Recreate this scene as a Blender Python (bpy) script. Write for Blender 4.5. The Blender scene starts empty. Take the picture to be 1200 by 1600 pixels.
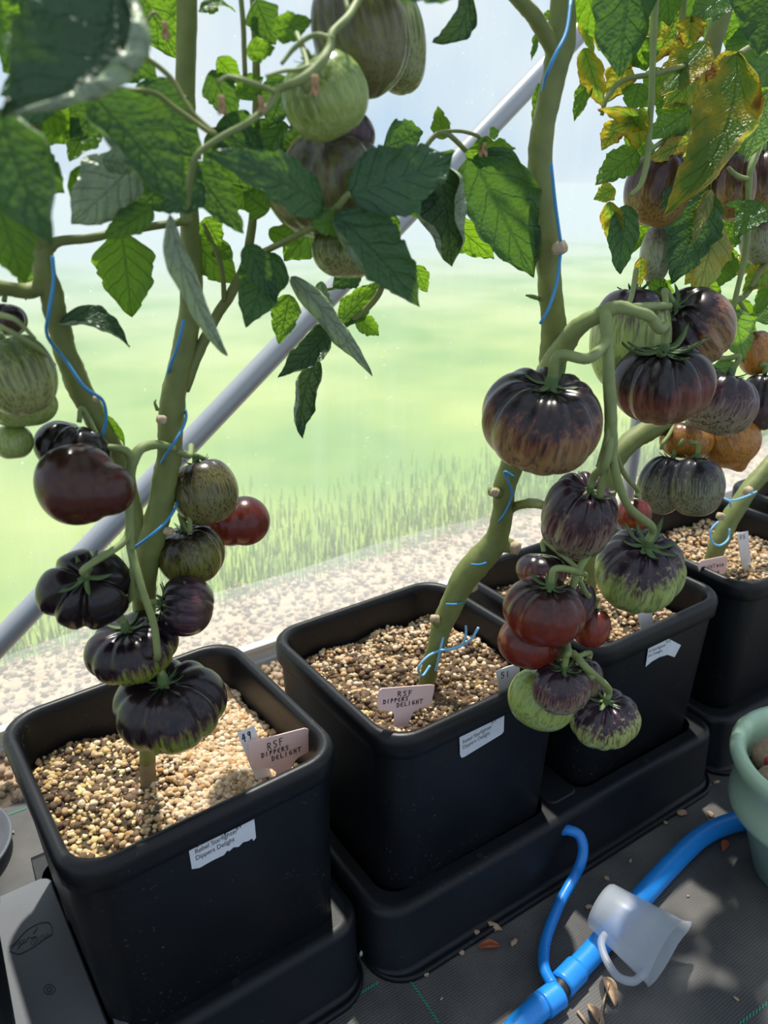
import bpy, math, random
import numpy as np
from mathutils import Vector, Matrix
random.seed(7); np.random.seed(7)
R = math.radians
scene = bpy.context.scene
COL = scene.collection

# ------------------------------------------------------------------ camera
F_PX = 1248.56
PITCH, ROLL, YAW = 0.3999, 0.0071, 0.598
CAM = np.array([-0.2072, -0.7379, 0.9191])
cy_, sy_ = math.cos(YAW), math.sin(YAW)
FWD = np.array([sy_*math.cos(PITCH), cy_*math.cos(PITCH), -math.sin(PITCH)])
r_ = np.array([cy_, -sy_, 0.0]); u_ = np.cross(r_, FWD)
RGT = math.cos(ROLL)*r_ + math.sin(ROLL)*u_
UPV = -math.sin(ROLL)*r_ + math.cos(ROLL)*u_
cd = bpy.data.cameras.new('camera'); cam = bpy.data.objects.new('camera', cd); COL.objects.link(cam)
cam.matrix_world = Matrix(((RGT[0], UPV[0], -FWD[0], CAM[0]), (RGT[1], UPV[1], -FWD[1], CAM[1]),
                           (RGT[2], UPV[2], -FWD[2], CAM[2]), (0, 0, 0, 1)))
cd.sensor_fit = 'VERTICAL'; cd.sensor_height = 36.0; cd.lens = 36.0*F_PX/1600.0
cd.clip_start = 0.02; cd.clip_end = 400
cd.dof.use_dof = True; cd.dof.focus_distance = 0.95; cd.dof.aperture_fstop = 6.0
scene.camera = cam

# ------------------------------------------------------------------ world and sun
wd = bpy.data.worlds.new('sky'); scene.world = wd; wd.use_nodes = True
nt = wd.node_tree; nt.nodes.clear()
o_ = nt.nodes.new('ShaderNodeOutputWorld'); bg = nt.nodes.new('ShaderNodeBackground')
tc = nt.nodes.new('ShaderNodeTexCoord'); nz = nt.nodes.new('ShaderNodeTexNoise'); rp = nt.nodes.new('ShaderNodeValToRGB')
nz.inputs['Scale'].default_value = 2.2; nz.inputs['Detail'].default_value = 4
rp.color_ramp.elements[0].position = 0.40; rp.color_ramp.elements[0].color = (0.42, 0.62, 0.90, 1)
rp.color_ramp.elements[1].position = 0.62; rp.color_ramp.elements[1].color = (0.93, 0.96, 1.0, 1)
nt.links.new(tc.outputs['Generated'], nz.inputs['Vector']); nt.links.new(nz.outputs['Fac'], rp.inputs['Fac'])
nt.links.new(rp.outputs['Color'], bg.inputs['Color']); nt.links.new(bg.outputs[0], o_.inputs['Surface'])
bg.inputs['Strength'].default_value = 0.85
SUN_AZ, SUN_EL = R(62), R(66)      # azimuth measured from +X towards +Y
sd = bpy.data.lights.new('sun', 'SUN'); sun = bpy.data.objects.new('sun', sd); COL.objects.link(sun)
sdir = Vector((math.cos(SUN_AZ)*math.cos(SUN_EL), math.sin(SUN_AZ)*math.cos(SUN_EL), math.sin(SUN_EL)))
sun.rotation_euler = sdir.to_track_quat('Z', 'Y').to_euler()
sd.energy = 7.0; sd.angle = R(1.5); sd.color = (1.0, 0.95, 0.86)
scene.view_settings.view_transform = 'Standard'; scene.view_settings.look = 'None'
scene.view_settings.exposure = 0.08; scene.view_settings.gamma = 1.0
scene.view_settings.use_curve_mapping = False

# ------------------------------------------------------------------ helpers
def ray(x, y): return FWD + RGT*((x-600)/F_PX) - UPV*((y-800)/F_PX)
def onZ(x, y, z):
    d = ray(x, y); return CAM + d*((z-CAM[2])/d[2])
def onY(x, y, Y):
    d = ray(x, y); return CAM + d*((Y-CAM[1])/d[1])
def depth(P): return float(np.dot(np.asarray(P)-CAM, FWD))
def px2m(P): return depth(P)/F_PX
def cam2w(v): return RGT*v[0] + UPV*v[1] - FWD*v[2]        # right, up, towards the viewer

def mesh(name, verts, faces, smooth=True, uv=None, tcv=None, midx=None):
    me = bpy.data.meshes.new(name)
    verts = np.asarray(verts, dtype=np.float32)
    if isinstance(faces, np.ndarray):
        n, k = faces.shape
        me.vertices.add(len(verts)); me.vertices.foreach_set('co', verts.ravel())
        me.loops.add(n*k); me.loops.foreach_set('vertex_index', faces.astype(np.int32).ravel())
        me.polygons.add(n); me.polygons.foreach_set('loop_start', np.arange(0, n*k, k, dtype=np.int32))
        me.polygons.foreach_set('loop_total', np.full(n, k, dtype=np.int32))
    else:
        me.from_pydata(verts.tolist(), [], [tuple(int(i) for i in f) for f in faces])
    me.update(calc_edges=True)
    if smooth: me.polygons.foreach_set('use_smooth', np.ones(len(me.polygons), dtype=bool))
    if uv is not None:
        l = me.uv_layers.new(name='UVMap'); vi = np.zeros(len(me.loops), dtype=np.int32)
        me.loops.foreach_get('vertex_index', vi)
        l.data.foreach_set('uv', np.asarray(uv, dtype=np.float32)[vi].ravel())
    if tcv is not None:
        a = me.attributes.new('tc', 'FLOAT_VECTOR', 'POINT')
        a.data.foreach_set('vector', np.asarray(tcv, dtype=np.float32).ravel())
    if midx is not None: me.polygons.foreach_set('material_index', np.asarray(midx, dtype=np.int32))
    me.validate()
    return me
def add(name, me, mat, parent=None):
    o = bpy.data.objects.new(name, me); COL.objects.link(o)
    mats = mat if isinstance(mat, (list, tuple)) else [mat]
    if len(me.materials) == 0:
        for m in mats: me.materials.append(m)
    if parent is not None: o.parent = parent
    return o
def empty(name, loc=(0, 0, 0)):
    o = bpy.data.objects.new(name, None); COL.objects.link(o); o.location = Vector([float(c) for c in loc])
    o.empty_display_size = 0.02
    return o
def tag(o, label, cat, group=None, kind=None):
    if label: o['label'] = label
    if cat: o['category'] = cat
    if group: o['group'] = group
    if kind: o['kind'] = kind
    return o
def struct(o): o['kind'] = 'structure'; return o
def keep(o, parent):                      # parent while mesh data is written in world coordinates
    o.parent = parent; o.matrix_parent_inverse = parent_inv(parent); return o
def parent_inv(p):
    m = Matrix.LocRotScale(p.location, p.rotation_euler, p.scale)
    q = p
    while q.parent:
        q = q.parent; m = Matrix.LocRotScale(q.location, q.rotation_euler, q.scale) @ m
    return m.inverted()

class MB:
    def __init__(s): s.v = []; s.f = []
    def addm(s, v, f):
        b = len(s.v); s.v += [tuple(float(c) for c in p) for p in v]; s.f += [tuple(int(i)+b for i in q) for q in f]
    def box(s, a, b):
        x0, y0, z0 = a; x1, y1, z1 = b
        s.addm([(x0,y0,z0),(x1,y0,z0),(x1,y1,z0),(x0,y1,z0),(x0,y0,z1),(x1,y0,z1),(x1,y1,z1),(x0,y1,z1)],
               [(0,3,2,1),(4,5,6,7),(0,1,5,4),(1,2,6,5),(2,3,7,6),(3,0,4,7)])
    def build(s, name, mat, parent=None, smooth=False):
        o = add(name, mesh(name, s.v, s.f, smooth), mat)
        if parent is not None: keep(o, parent)
        return o

def catmull(P, n=6):
    P = [np.asarray(p, float) for p in P]
    if len(P) < 3:
        return [P[0] + (P[1]-P[0])*i/n for i in range(n+1)]
    Q = [2*P[0]-P[1]] + P + [2*P[-1]-P[-2]]; out = []
    for i in range(1, len(Q)-2):
        a, b, c, d = Q[i-1], Q[i], Q[i+1], Q[i+2]
        for k in range(n):
            t = k/n
            out.append(0.5*((2*b)+(c-a)*t+(2*a-5*b+4*c-d)*t*t+(3*b-a-3*c+d)*t**3))
    out.append(P[-1]); return out
def interp(vals, m):
    return np.interp(np.linspace(0, len(vals)-1, m), np.arange(len(vals)), vals)
def tube_geo(P, rad, n=10, sub=6, cap=True, lump=0.0, squash=None):
    Q = catmull(P, sub); m = len(Q); rr = interp(rad, m) if hasattr(rad, '__len__') else np.full(m, rad)
    V = []; Fc = []; nrm = None
    for i in range(m):
        t = Q[min(i+1, m-1)] - Q[max(i-1, 0)]; t = t/(np.linalg.norm(t)+1e-12)
        if nrm is None:
            nrm = np.cross(t, [0.3, 0.1, 0.95]) if abs(t[2]) < 0.9 else np.cross(t, [1, 0, 0])
        nrm = nrm - t*np.dot(nrm, t); nrm /= np.linalg.norm(nrm)+1e-12
        b = np.cross(t, nrm)
        for k in range(n):
            a = 2*math.pi*k/n
            r = rr[i]*(1 + lump*math.sin(3*a+i*0.7) + lump*random.uniform(-1, 1))
            V.append(Q[i] + r*(math.cos(a)*nrm + math.sin(a)*b))
    for i in range(m-1):
        for k in range(n):
            k2 = (k+1) % n; Fc.append((i*n+k, i*n+k2, (i+1)*n+k2, (i+1)*n+k))
    if cap:
        Fc.append(tuple(reversed(range(n)))); Fc.append(tuple(range((m-1)*n, m*n)))
    return V, Fc
def tube(name, P, rad, mat, parent=None, **kw):
    V, Fc = tube_geo(P, rad, **kw)
    o = add(name, mesh(name, V, Fc), mat)
    if parent is not None: keep(o, parent)
    return o

# ------------------------------------------------------------------ materials
def mat(name):
    m = bpy.data.materials.new(name); m.use_nodes = True
    return m, m.node_tree.nodes, m.node_tree.links, m.node_tree.nodes['Principled BSDF']
def nd(nodes, t, **kw):
    n = nodes.new(t)
    for k, v in kw.items():
        if k in n.inputs.keys(): n.inputs[k].default_value = v
        else: setattr(n, k, v)
    return n
def ramp(nodes, stops):
    r = nodes.new('ShaderNodeValToRGB'); e = r.color_ramp.elements
    e[0].position, e[0].color = stops[0][0], (*stops[0][1], 1); e[1].position, e[1].color = stops[1][0], (*stops[1][1], 1)
    for p, c in stops[2:]:
        q = e.new(p); q.color = (*c, 1)
    return r
def mix(nodes, links, fac, a, b, mode='MIX'):
    m = nodes.new('ShaderNodeMix'); m.data_type = 'RGBA'; m.blend_type = mode
    for i, v in ((0, fac), (6, a), (7, b)):
        if hasattr(v, 'links') or hasattr(v, 'is_linked'): links.new(v, m.inputs[i])
        elif i == 0: m.inputs[0].default_value = v
        else: m.inputs[i].default_value = (*v, 1)
    return m.outputs[2]
def math_(nodes, links, op, a, b=0.0, c=None, clamp=False):
    m = nodes.new('ShaderNodeMath'); m.operation = op; m.use_clamp = clamp
    for i, v in enumerate((a, b) if c is None else (a, b, c)):
        if hasattr(v, 'is_linked'): links.new(v, m.inputs[i])
        else: m.inputs[i].default_value = v
    return m.outputs[0]

def plain(name, col, rough=0.5, var=0.15, scale=30, bump=0.0, spec=0.5, metal=0.0, sub=None):
    m, N, L, P = mat(name)
    t = nd(N, 'ShaderNodeTexCoord'); z = nd(N, 'ShaderNodeTexNoise', Scale=scale, Detail=5.0)
    L.new(t.outputs['Object'], z.inputs['Vector'])
    c = mix(N, L, z.outputs['Fac'], tuple(x*(1-var) for x in col), tuple(min(1, x*(1+var)) for x in col))
    L.new(c, P.inputs['Base Color']); P.inputs['Roughness'].default_value = rough
    P.inputs['Specular IOR Level'].default_value = spec; P.inputs['Metallic'].default_value = metal
    if bump:
        b = nd(N, 'ShaderNodeBump', Strength=bump, Distance=0.001); L.new(z.outputs['Fac'], b.inputs['Height']); L.new(b.outputs[0], P.inputs['Normal'])
    return m

def black_plastic(name, col=(0.0045, 0.0052, 0.0068), rough=0.40, dust=0.95, spec=0.32):
    m, N, L, P = mat(name)
    t = nd(N, 'ShaderNodeTexCoord')
    z = nd(N, 'ShaderNodeTexNoise', Scale=14.0, Detail=6.0); L.new(t.outputs['Object'], z.inputs['Vector'])
    s = nd(N, 'ShaderNodeTexNoise', Scale=240.0, Detail=2.0); L.new(t.outputs['Object'], s.inputs['Vector'])
    sp = ramp(N, [(0.66, (0, 0, 0)), (0.74, (1, 1, 1))]); L.new(s.outputs['Fac'], sp.inputs['Fac'])
    zp = ramp(N, [(0.42, (0, 0, 0)), (0.75, (1, 1, 1))]); L.new(z.outputs['Fac'], zp.inputs['Fac'])
    f = math_(N, L, 'MULTIPLY', sp.outputs['Color'], zp.outputs['Color'])
    f = math_(N, L, 'MULTIPLY', f, dust)
    c = mix(N, L, z.outputs['Fac'], tuple(x*0.8 for x in col), tuple(x*1.5 for x in col))
    c = mix(N, L, f, c, (0.10, 0.095, 0.085))
    L.new(c, P.inputs['Base Color']); P.inputs['Specular IOR Level'].default_value = spec
    rr = nd(N, 'ShaderNodeMapRange', **{'To Min': rough-0.08, 'To Max': rough+0.12}); L.new(z.outputs['Fac'], rr.inputs['Value']); L.new(rr.outputs[0], P.inputs['Roughness'])
    b = nd(N, 'ShaderNodeBump', Strength=0.15, Distance=0.0006); L.new(s.outputs['Fac'], b.inputs['Height']); L.new(b.outputs[0], P.inputs['Normal'])
    return m

def leaf_mat(name, top, under, trans, yellow=0.0, brown=0.0, rough=0.40, tw=0.5):
    m, N, L, P = mat(name); out = N['Material Output']
    uv = nd(N, 'ShaderNodeUVMap'); sx = nd(N, 'ShaderNodeSeparateXYZ'); L.new(uv.outputs[0], sx.inputs[0])
    u = sx.outputs[0]; v = math_(N, L, 'MULTIPLY', math_(N, L, 'SUBTRACT', sx.outputs[1], 0.5), 2.0)
    av = math_(N, L, 'ABSOLUTE', v)
    # lateral veins
    t0 = nd(N, 'ShaderNodeTexCoord'); zd = nd(N, 'ShaderNodeTexNoise', Scale=35.0, Detail=2.0); L.new(t0.outputs['Object'], zd.inputs['Vector'])
    ph = math_(N, L, 'SUBTRACT', math_(N, L, 'MULTIPLY', u, 6.0), math_(N, L, 'MULTIPLY', math_(N, L, 'POWER', av, 0.8), 1.7))
    ph = math_(N, L, 'ADD', ph, math_(N, L, 'MULTIPLY', zd.outputs['Fac'], 0.9))
    fr = math_(N, L, 'PINGPONG', ph, 0.5)
    lat = nd(N, 'ShaderNodeMapRange', **{'From Min': 0.0, 'From Max': 0.07, 'To Min': 1.0, 'To Max': 0.0}); L.new(fr, lat.inputs['Value'])
    mid = nd(N, 'ShaderNodeMapRange', **{'From Min': 0.02, 'From Max': 0.07, 'To Min': 1.0, 'To Max': 0.0}); L.new(av, mid.inputs['Value'])
    vein = math_(N, L, 'MAXIMUM', lat.outputs[0], mid.outputs[0])
    t = nd(N, 'ShaderNodeTexCoord')
    z = nd(N, 'ShaderNodeTexNoise', Scale=55.0, Detail=4.0); L.new(t.outputs['Object'], z.inputs['Vector'])
    vo = nd(N, 'ShaderNodeTexVoronoi', Scale=260.0); L.new(t.outputs['Object'], vo.inputs['Vector'])
    ct = mix(N, L, z.outputs['Fac'], tuple(x*0.75 for x in top), tuple(x*1.25 for x in top))
    ct = mix(N, L, math_(N, L, 'MULTIPLY', vein, 0.28), ct, tuple(min(1, x*1.5+0.02) for x in top))
    cu = mix(N, L, z.outputs['Fac'], tuple(x*0.85 for x in under), tuple(x*1.15 for x in under))
    cu = mix(N, L, math_(N, L, 'MULTIPLY', vein, 0.35), cu, tuple(x*0.75 for x in under))
    ctr = mix(N, L, math_(N, L, 'MULTIPLY', vein, 0.6), trans, tuple(x*0.35 for x in trans))
    if yellow > 0:
        z2 = nd(N, 'ShaderNodeTexNoise', Scale=26.0, Detail=3.0); L.new(t.outputs['Object'], z2.inputs['Vector'])
        yf = math_(N, L, 'ADD', z2.outputs['Fac'], math_(N, L, 'MULTIPLY', av, 0.28))
        yr = nd(N, 'ShaderNodeMapRange', **{'From Min': 0.80-0.4*yellow, 'From Max': 1.0-0.4*yellow}); L.new(yf, yr.inputs['Value'])
        br = nd(N, 'ShaderNodeMapRange', **{'From Min': 0.98-0.4*brown, 'From Max': 1.08-0.4*brown}); L.new(yf, br.inputs['Value'])
        ct = mix(N, L, br.outputs[0], mix(N, L, yr.outputs[0], ct, (0.30, 0.27, 0.03)), (0.13, 0.06, 0.02))
        cu = mix(N, L, br.outputs[0], mix(N, L, yr.outputs[0], cu, (0.38, 0.36, 0.10)), (0.17, 0.09, 0.04))
        ctr = mix(N, L, br.outputs[0], mix(N, L, yr.outputs[0], ctr, (0.55, 0.42, 0.03)), (0.22, 0.08, 0.02))
    g = nd(N, 'ShaderNodeNewGeometry')
    c = mix(N, L, g.outputs['Backfacing'], ct, cu)
    L.new(c, P.inputs['Base Color']); P.inputs['Roughness'].default_value = rough; P.inputs['Specular IOR Level'].default_value = 0.28
    h = math_(N, L, 'ADD', math_(N, L, 'MULTIPLY', vein, -0.32), math_(N, L, 'MULTIPLY', z.outputs['Fac'], 0.8))
    h = math_(N, L, 'ADD', h, math_(N, L, 'MULTIPLY', vo.outputs['Distance'], 0.5))
    b = nd(N, 'ShaderNodeBump', Strength=0.9, Distance=0.0026); L.new(h, b.inputs['Height']); L.new(b.outputs[0], P.inputs['Normal'])
    tr = nd(N, 'ShaderNodeBsdfTranslucent'); L.new(ctr, tr.inputs['Color']); L.new(b.outputs[0], tr.inputs['Normal'])
    ms = nd(N, 'ShaderNodeMixShader', Fac=tw); L.new(P.outputs[0], ms.inputs[1]); L.new(tr.outputs[0], ms.inputs[2]); L.new(ms.outputs[0], out.inputs['Surface'])
    return m

M = {}
M['black'] = black_plastic('black_plastic')
M['tray'] = black_plastic('tray_plastic', (0.006, 0.007, 0.009), 0.42, 0.6, 0.28)
M['lid'] = black_plastic('lid_plastic', (0.085, 0.092, 0.105), 0.5, 0.7, 0.4)
M['hole'] = plain('hole_black', (0.003, 0.003, 0.003), 0.9)
M['emboss'] = plain('emboss', (0.018, 0.02, 0.024), 0.6)
M['leaf'] = leaf_mat('leaf_green', (0.034, 0.092, 0.034), (0.17, 0.25, 0.14), (0.26, 0.50, 0.02), tw=0.38)
M['leaf_dark'] = leaf_mat('leaf_blue_green', (0.036, 0.092, 0.048), (0.17, 0.24, 0.15), (0.18, 0.38, 0.03), tw=0.22)
M['leaf_thick'] = leaf_mat('leaf_rolled', (0.030, 0.070, 0.034), (0.26, 0.33, 0.21), (0.16, 0.30, 0.04), tw=0.10)
M['leaf_yellow'] = leaf_mat('leaf_yellowing', (0.045, 0.10, 0.026), (0.20, 0.27, 0.12), (0.30, 0.48, 0.04), yellow=0.65, brown=0.5)
M['leaf_chlor'] = leaf_mat('leaf_chlorotic', (0.20, 0.25, 0.06), (0.32, 0.36, 0.14), (0.45, 0.50, 0.08), yellow=0.5, brown=0.2)
M['stem'] = plain('stem_green', (0.165, 0.195, 0.052), 0.6, 0.35, 60, 0.5)
M['stem_pale'] = plain('stem_pale_green', (0.20, 0.255, 0.085), 0.6, 0.3, 70, 0.4)
M['stem_woody'] = plain('stem_woody', (0.23, 0.17, 0.09), 0.85, 0.4, 120, 0.8)
M['scar'] = plain('cut_scar', (0.46, 0.36, 0.24), 0.9, 0.35, 200, 0.8)
M['calyx'] = plain('calyx_green', (0.085, 0.15, 0.045), 0.6, 0.3, 120, 0.4)
M['dry'] = plain('dry_petal', (0.40, 0.25, 0.13), 0.85, 0.4, 200, 0.6)
M['twine'] = plain('blue_twine', (0.045, 0.26, 0.56), 0.5, 0.2, 200)
M['twine_pale'] = plain('pale_blue_twine', (0.20, 0.50, 0.80), 0.5, 0.2, 200)
M['tube_metal'] = plain('galvanised_tube', (0.40, 0.42, 0.45), 0.38, 0.06, 12, 0.05, metal=0.35)
M['rail'] = plain('rail_aluminium', (0.55, 0.57, 0.58), 0.45, 0.1, 20)
M['pink'] = plain('pink_tag', (0.80, 0.56, 0.52), 0.45, 0.04, 40)
M['white_tag'] = plain('white_tag', (0.80, 0.80, 0.80), 0.45, 0.05, 60)
M['paper'] = plain('paper_sticker', (0.62, 0.66, 0.72), 0.6, 0.12, 70, 0.3)
M['ink'] = plain('ink', (0.012, 0.012, 0.016), 0.6)
M['ink_grey'] = plain('faded_ink', (0.10, 0.10, 0.115), 0.7)
M['hose'] = plain('blue_hose', (0.015, 0.24, 0.72), 0.34, 0.08, 40)
M['hose_thin'] = plain('blue_tubing', (0.010, 0.19, 0.60), 0.36, 0.06, 40)
M['joint'] = plain('black_joint', (0.012, 0.012, 0.012), 0.5)
M['sage'] = plain('sage_plastic', (0.36, 0.52, 0.37), 0.33, 0.06, 30)
M['sage_dark'] = plain('sage_plastic_body', (0.20, 0.31, 0.26), 0.4, 0.08, 30)
M['cobble'] = plain('brown_lump', (0.25, 0.18, 0.12), 0.95, 0.45, 160, 1.0)
M['red'] = plain('red_mark', (0.42, 0.03, 0.04), 0.8, 0.3, 200)
M['thread'] = plain('green_thread', (0.01, 0.30, 0.20), 0.7)
M['crumb'] = plain('dry_crumb', (0.36, 0.25, 0.16), 0.9, 0.4, 200, 0.6)
M['rust_leaf'] = plain('rust_leaf', (0.32, 0.09, 0.035), 0.8, 0.4, 200, 0.6)

def jug_mat():
    m, N, L, P = mat('clear_polypropylene'); out = N['Material Output']
    P.inputs['Base Color'].default_value = (0.66, 0.70, 0.74, 1); P.inputs['Roughness'].default_value = 0.25
    tr = nd(N, 'ShaderNodeBsdfTranslucent', Color=(0.85, 0.88, 0.92, 1)); tp = nd(N, 'ShaderNodeBsdfTransparent', Color=(0.93, 0.95, 0.97, 1))
    z = nd(N, 'ShaderNodeTexNoise', Scale=30.0); t = nd(N, 'ShaderNodeTexCoord'); L.new(t.outputs['Object'], z.inputs['Vector'])
    rr = nd(N, 'ShaderNodeMapRange', **{'To Min': 0.22, 'To Max': 0.36}); L.new(z.outputs['Fac'], rr.inputs['Value']); L.new(rr.outputs[0], P.inputs['Roughness'])
    a = nd(N, 'ShaderNodeMixShader', Fac=0.42); L.new(P.outputs[0], a.inputs[1]); L.new(tr.outputs[0], a.inputs[2])
    b = nd(N, 'ShaderNodeMixShader', Fac=0.58); L.new(a.outputs[0], b.inputs[1]); L.new(tp.outputs[0], b.inputs[2]); L.new(b.outputs[0], out.inputs['Surface'])
    return m
M['jug'] = jug_mat()
def film_mat():
    m, N, L, P = mat('polythene_film'); out = N['Material Output']
    P.inputs['Base Color'].default_value = (0.85, 0.88, 0.90, 1); P.inputs['Roughness'].default_value = 0.3
    t = nd(N, 'ShaderNodeTexCoord'); mp = nd(N, 'ShaderNodeMapping'); mp.inputs['Scale'].default_value = (9.0, 1.0, 0.9)
    L.new(t.outputs['Object'], mp.inputs[0])
    z = nd(N, 'ShaderNodeTexNoise', Scale=2.5, Detail=4.0); L.new(mp.outputs[0], z.inputs['Vector'])
    z2 = nd(N, 'ShaderNodeTexNoise', Scale=120.0, Detail=1.0); L.new(t.outputs['Object'], z2.inputs['Vector'])
    sp = nd(N, 'ShaderNodeMapRange', **{'From Min': 0.74, 'From Max': 0.80}); L.new(z2.outputs['Fac'], sp.inputs['Value'])
    hz = nd(N, 'ShaderNodeMapRange', **{'To Min': 0.17, 'To Max': 0.33}); L.new(z.outputs['Fac'], hz.inputs['Value'])
    hz2 = math_(N, L, 'ADD', hz.outputs[0], math_(N, L, 'MULTIPLY', sp.outputs[0], 0.25), clamp=True)
    tr = nd(N, 'ShaderNodeBsdfTranslucent', Color=(0.92, 0.95, 0.97, 1)); tp = nd(N, 'ShaderNodeBsdfTransparent', Color=(0.97, 0.98, 0.98, 1))
    gl = nd(N, 'ShaderNodeMixShader', Fac=0.88); L.new(P.outputs[0], gl.inputs[1]); L.new(tr.outputs[0], gl.inputs[2])
    b = nd(N, 'ShaderNodeMixShader'); L.new(hz2, b.inputs[0]); L.new(tp.outputs[0], b.inputs[1]); L.new(gl.outputs[0], b.inputs[2]); L.new(b.outputs[0], out.inputs['Surface'])
    return m
M['film'] = film_mat()
def fabric_mat():
    m, N, L, P = mat('woven_ground_fabric')
    t = nd(N, 'ShaderNodeTexCoord')
    w1 = nd(N, 'ShaderNodeTexWave', Scale=220.0, Distortion=0.6, bands_direction='X'); L.new(t.outputs['Object'], w1.inputs['Vector'])
    w2 = nd(N, 'ShaderNodeTexWave', Scale=90.0, Distortion=0.6, bands_direction='Y'); L.new(t.outputs['Object'], w2.inputs['Vector'])
    h = math_(N, L, 'MULTIPLY', w1.outputs['Fac'], w2.outputs['Fac'])
    z = nd(N, 'ShaderNodeTexNoise', Scale=9.0, Detail=6.0); L.new(t.outputs['Object'], z.inputs['Vector'])
    zr = ramp(N, [(0.40, (0, 0, 0)), (0.72, (1, 1, 1))]); L.new(z.outputs['Fac'], zr.inputs['Fac'])
    c = mix(N, L, h, (0.035, 0.035, 0.036), (0.105, 0.104, 0.102))
    c = mix(N, L, math_(N, L, 'MULTIPLY', zr.outputs['Color'], 0.55), c, (0.17, 0.155, 0.135))
    L.new(c, P.inputs['Base Color']); P.inputs['Roughness'].default_value = 0.55; P.inputs['Specular IOR Level'].default_value = 0.5
    b = nd(N, 'ShaderNodeBump', Strength=0.6, Distance=0.0008); L.new(h, b.inputs['Height']); L.new(b.outputs[0], P.inputs['Normal'])
    return m
M['fabric'] = fabric_mat()
def grass_mat():
    m, N, L, P = mat('meadow')
    t = nd(N, 'ShaderNodeTexCoord'); s = nd(N, 'ShaderNodeSeparateXYZ'); L.new(t.outputs['Object'], s.inputs[0])
    zz = nd(N, 'ShaderNodeTexNoise', Scale=0.9, Detail=3.0); L.new(t.outputs['Object'], zz.inputs['Vector'])
    z = nd(N, 'ShaderNodeMapRange', **{'From Min': 0.36, 'From Max': 0.64}); L.new(zz.outputs['Fac'], z.inputs['Value'])
    z2 = nd(N, 'ShaderNodeTexNoise', Scale=7.0, Detail=3.0); L.new(t.outputs['Object'], z2.inputs['Vector'])
    c = mix(N, L, z.outputs[0], (0.075, 0.18, 0.022), (0.27, 0.32, 0.05))
    c = mix(N, L, math_(N, L, 'MULTIPLY', z2.outputs['Fac'], 0.5), c, (0.15, 0.28, 0.04))
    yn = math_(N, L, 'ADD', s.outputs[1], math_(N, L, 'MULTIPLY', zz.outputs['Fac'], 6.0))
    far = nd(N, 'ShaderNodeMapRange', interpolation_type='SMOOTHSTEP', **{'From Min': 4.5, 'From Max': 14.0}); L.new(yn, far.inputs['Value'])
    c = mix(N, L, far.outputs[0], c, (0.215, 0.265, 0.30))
    L.new(c, P.inputs['Base Color']); P.inputs['Roughness'].default_value = 0.9
    return m
M['grass'] = grass_mat()
def stone_mat(name, cols, rough=0.85, dark=0.6):
    m, N, L, P = mat(name)
    g = nd(N, 'ShaderNodeNewGeometry'); r = ramp(N, cols); r.color_ramp.interpolation = 'LINEAR'
    L.new(g.outputs['Random Per Island'], r.inputs['Fac'])
    t = nd(N, 'ShaderNodeTexCoord'); z = nd(N, 'ShaderNodeTexNoise', Scale=420.0, Detail=3.0); L.new(t.outputs['Object'], z.inputs['Vector'])
    c = mix(N, L, math_(N, L, 'MULTIPLY', z.outputs['Fac'], 0.55), r.outputs['Color'], (0.22, 0.15, 0.09))
    L.new(c, P.inputs['Base Color']); P.inputs['Roughness'].default_value = rough
    b = nd(N, 'ShaderNodeBump', Strength=0.5, Distance=0.0006); L.new(z.outputs['Fac'], b.inputs['Height']); L.new(b.outputs[0], P.inputs['Normal'])
    return m
M['pumice'] = stone_mat('pumice', [(0.0, (0.38, 0.25, 0.13)), (0.25, (0.70, 0.49, 0.28)), (0.55, (0.80, 0.61, 0.39)), (0.8, (0.86, 0.74, 0.56)), (0.97, (0.55, 0.28, 0.08))])
M['pumice_yel'] = stone_mat('pumice_yellow', [(0.0, (0.30, 0.17, 0.06)), (0.3, (0.66, 0.46, 0.17)), (0.6, (0.80, 0.63, 0.30)), (0.9, (0.86, 0.75, 0.46)), (1.0, (0.48, 0.26, 0.05))])
M['bark'] = stone_mat('bark_chips', [(0.0, (0.035, 0.02, 0.012)), (0.5, (0.09, 0.05, 0.028)), (1.0, (0.17, 0.09, 0.045))])
M['gravel'] = stone_mat('path_gravel', [(0.0, (0.30, 0.20, 0.12)), (0.4, (0.46, 0.33, 0.21)), (0.8, (0.56, 0.43, 0.30)), (1.0, (0.34, 0.25, 0.17))])
def soil_mat():
    m, N, L, P = mat('compost')
    t = nd(N, 'ShaderNodeTexCoord'); z = nd(N, 'ShaderNodeTexNoise', Scale=150.0, Detail=6.0); L.new(t.outputs['Object'], z.inputs['Vector'])
    z2 = nd(N, 'ShaderNodeTexNoise', Scale=20.0, Detail=4.0); L.new(t.outputs['Object'], z2.inputs['Vector'])
    c = mix(N, L, z.outputs['Fac'], (0.015, 0.011, 0.007), (0.10, 0.065, 0.035))
    r = ramp(N, [(0.50, (0, 0, 0)), (0.70, (1, 1, 1))]); L.new(z2.outputs['Fac'], r.inputs['Fac'])
    c = mix(N, L, math_(N, L, 'MULTIPLY', r.outputs['Color'], 0.35), c, (0.09, 0.10, 0.025))
    L.new(c, P.inputs['Base Color']); P.inputs['Roughness'].default_value = 0.95
    b = nd(N, 'ShaderNodeBump', Strength=0.9, Distance=0.003); L.new(z.outputs['Fac'], b.inputs['Height']); L.new(b.outputs[0], P.inputs['Normal'])
    return m
M['soil'] = soil_mat()
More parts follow.
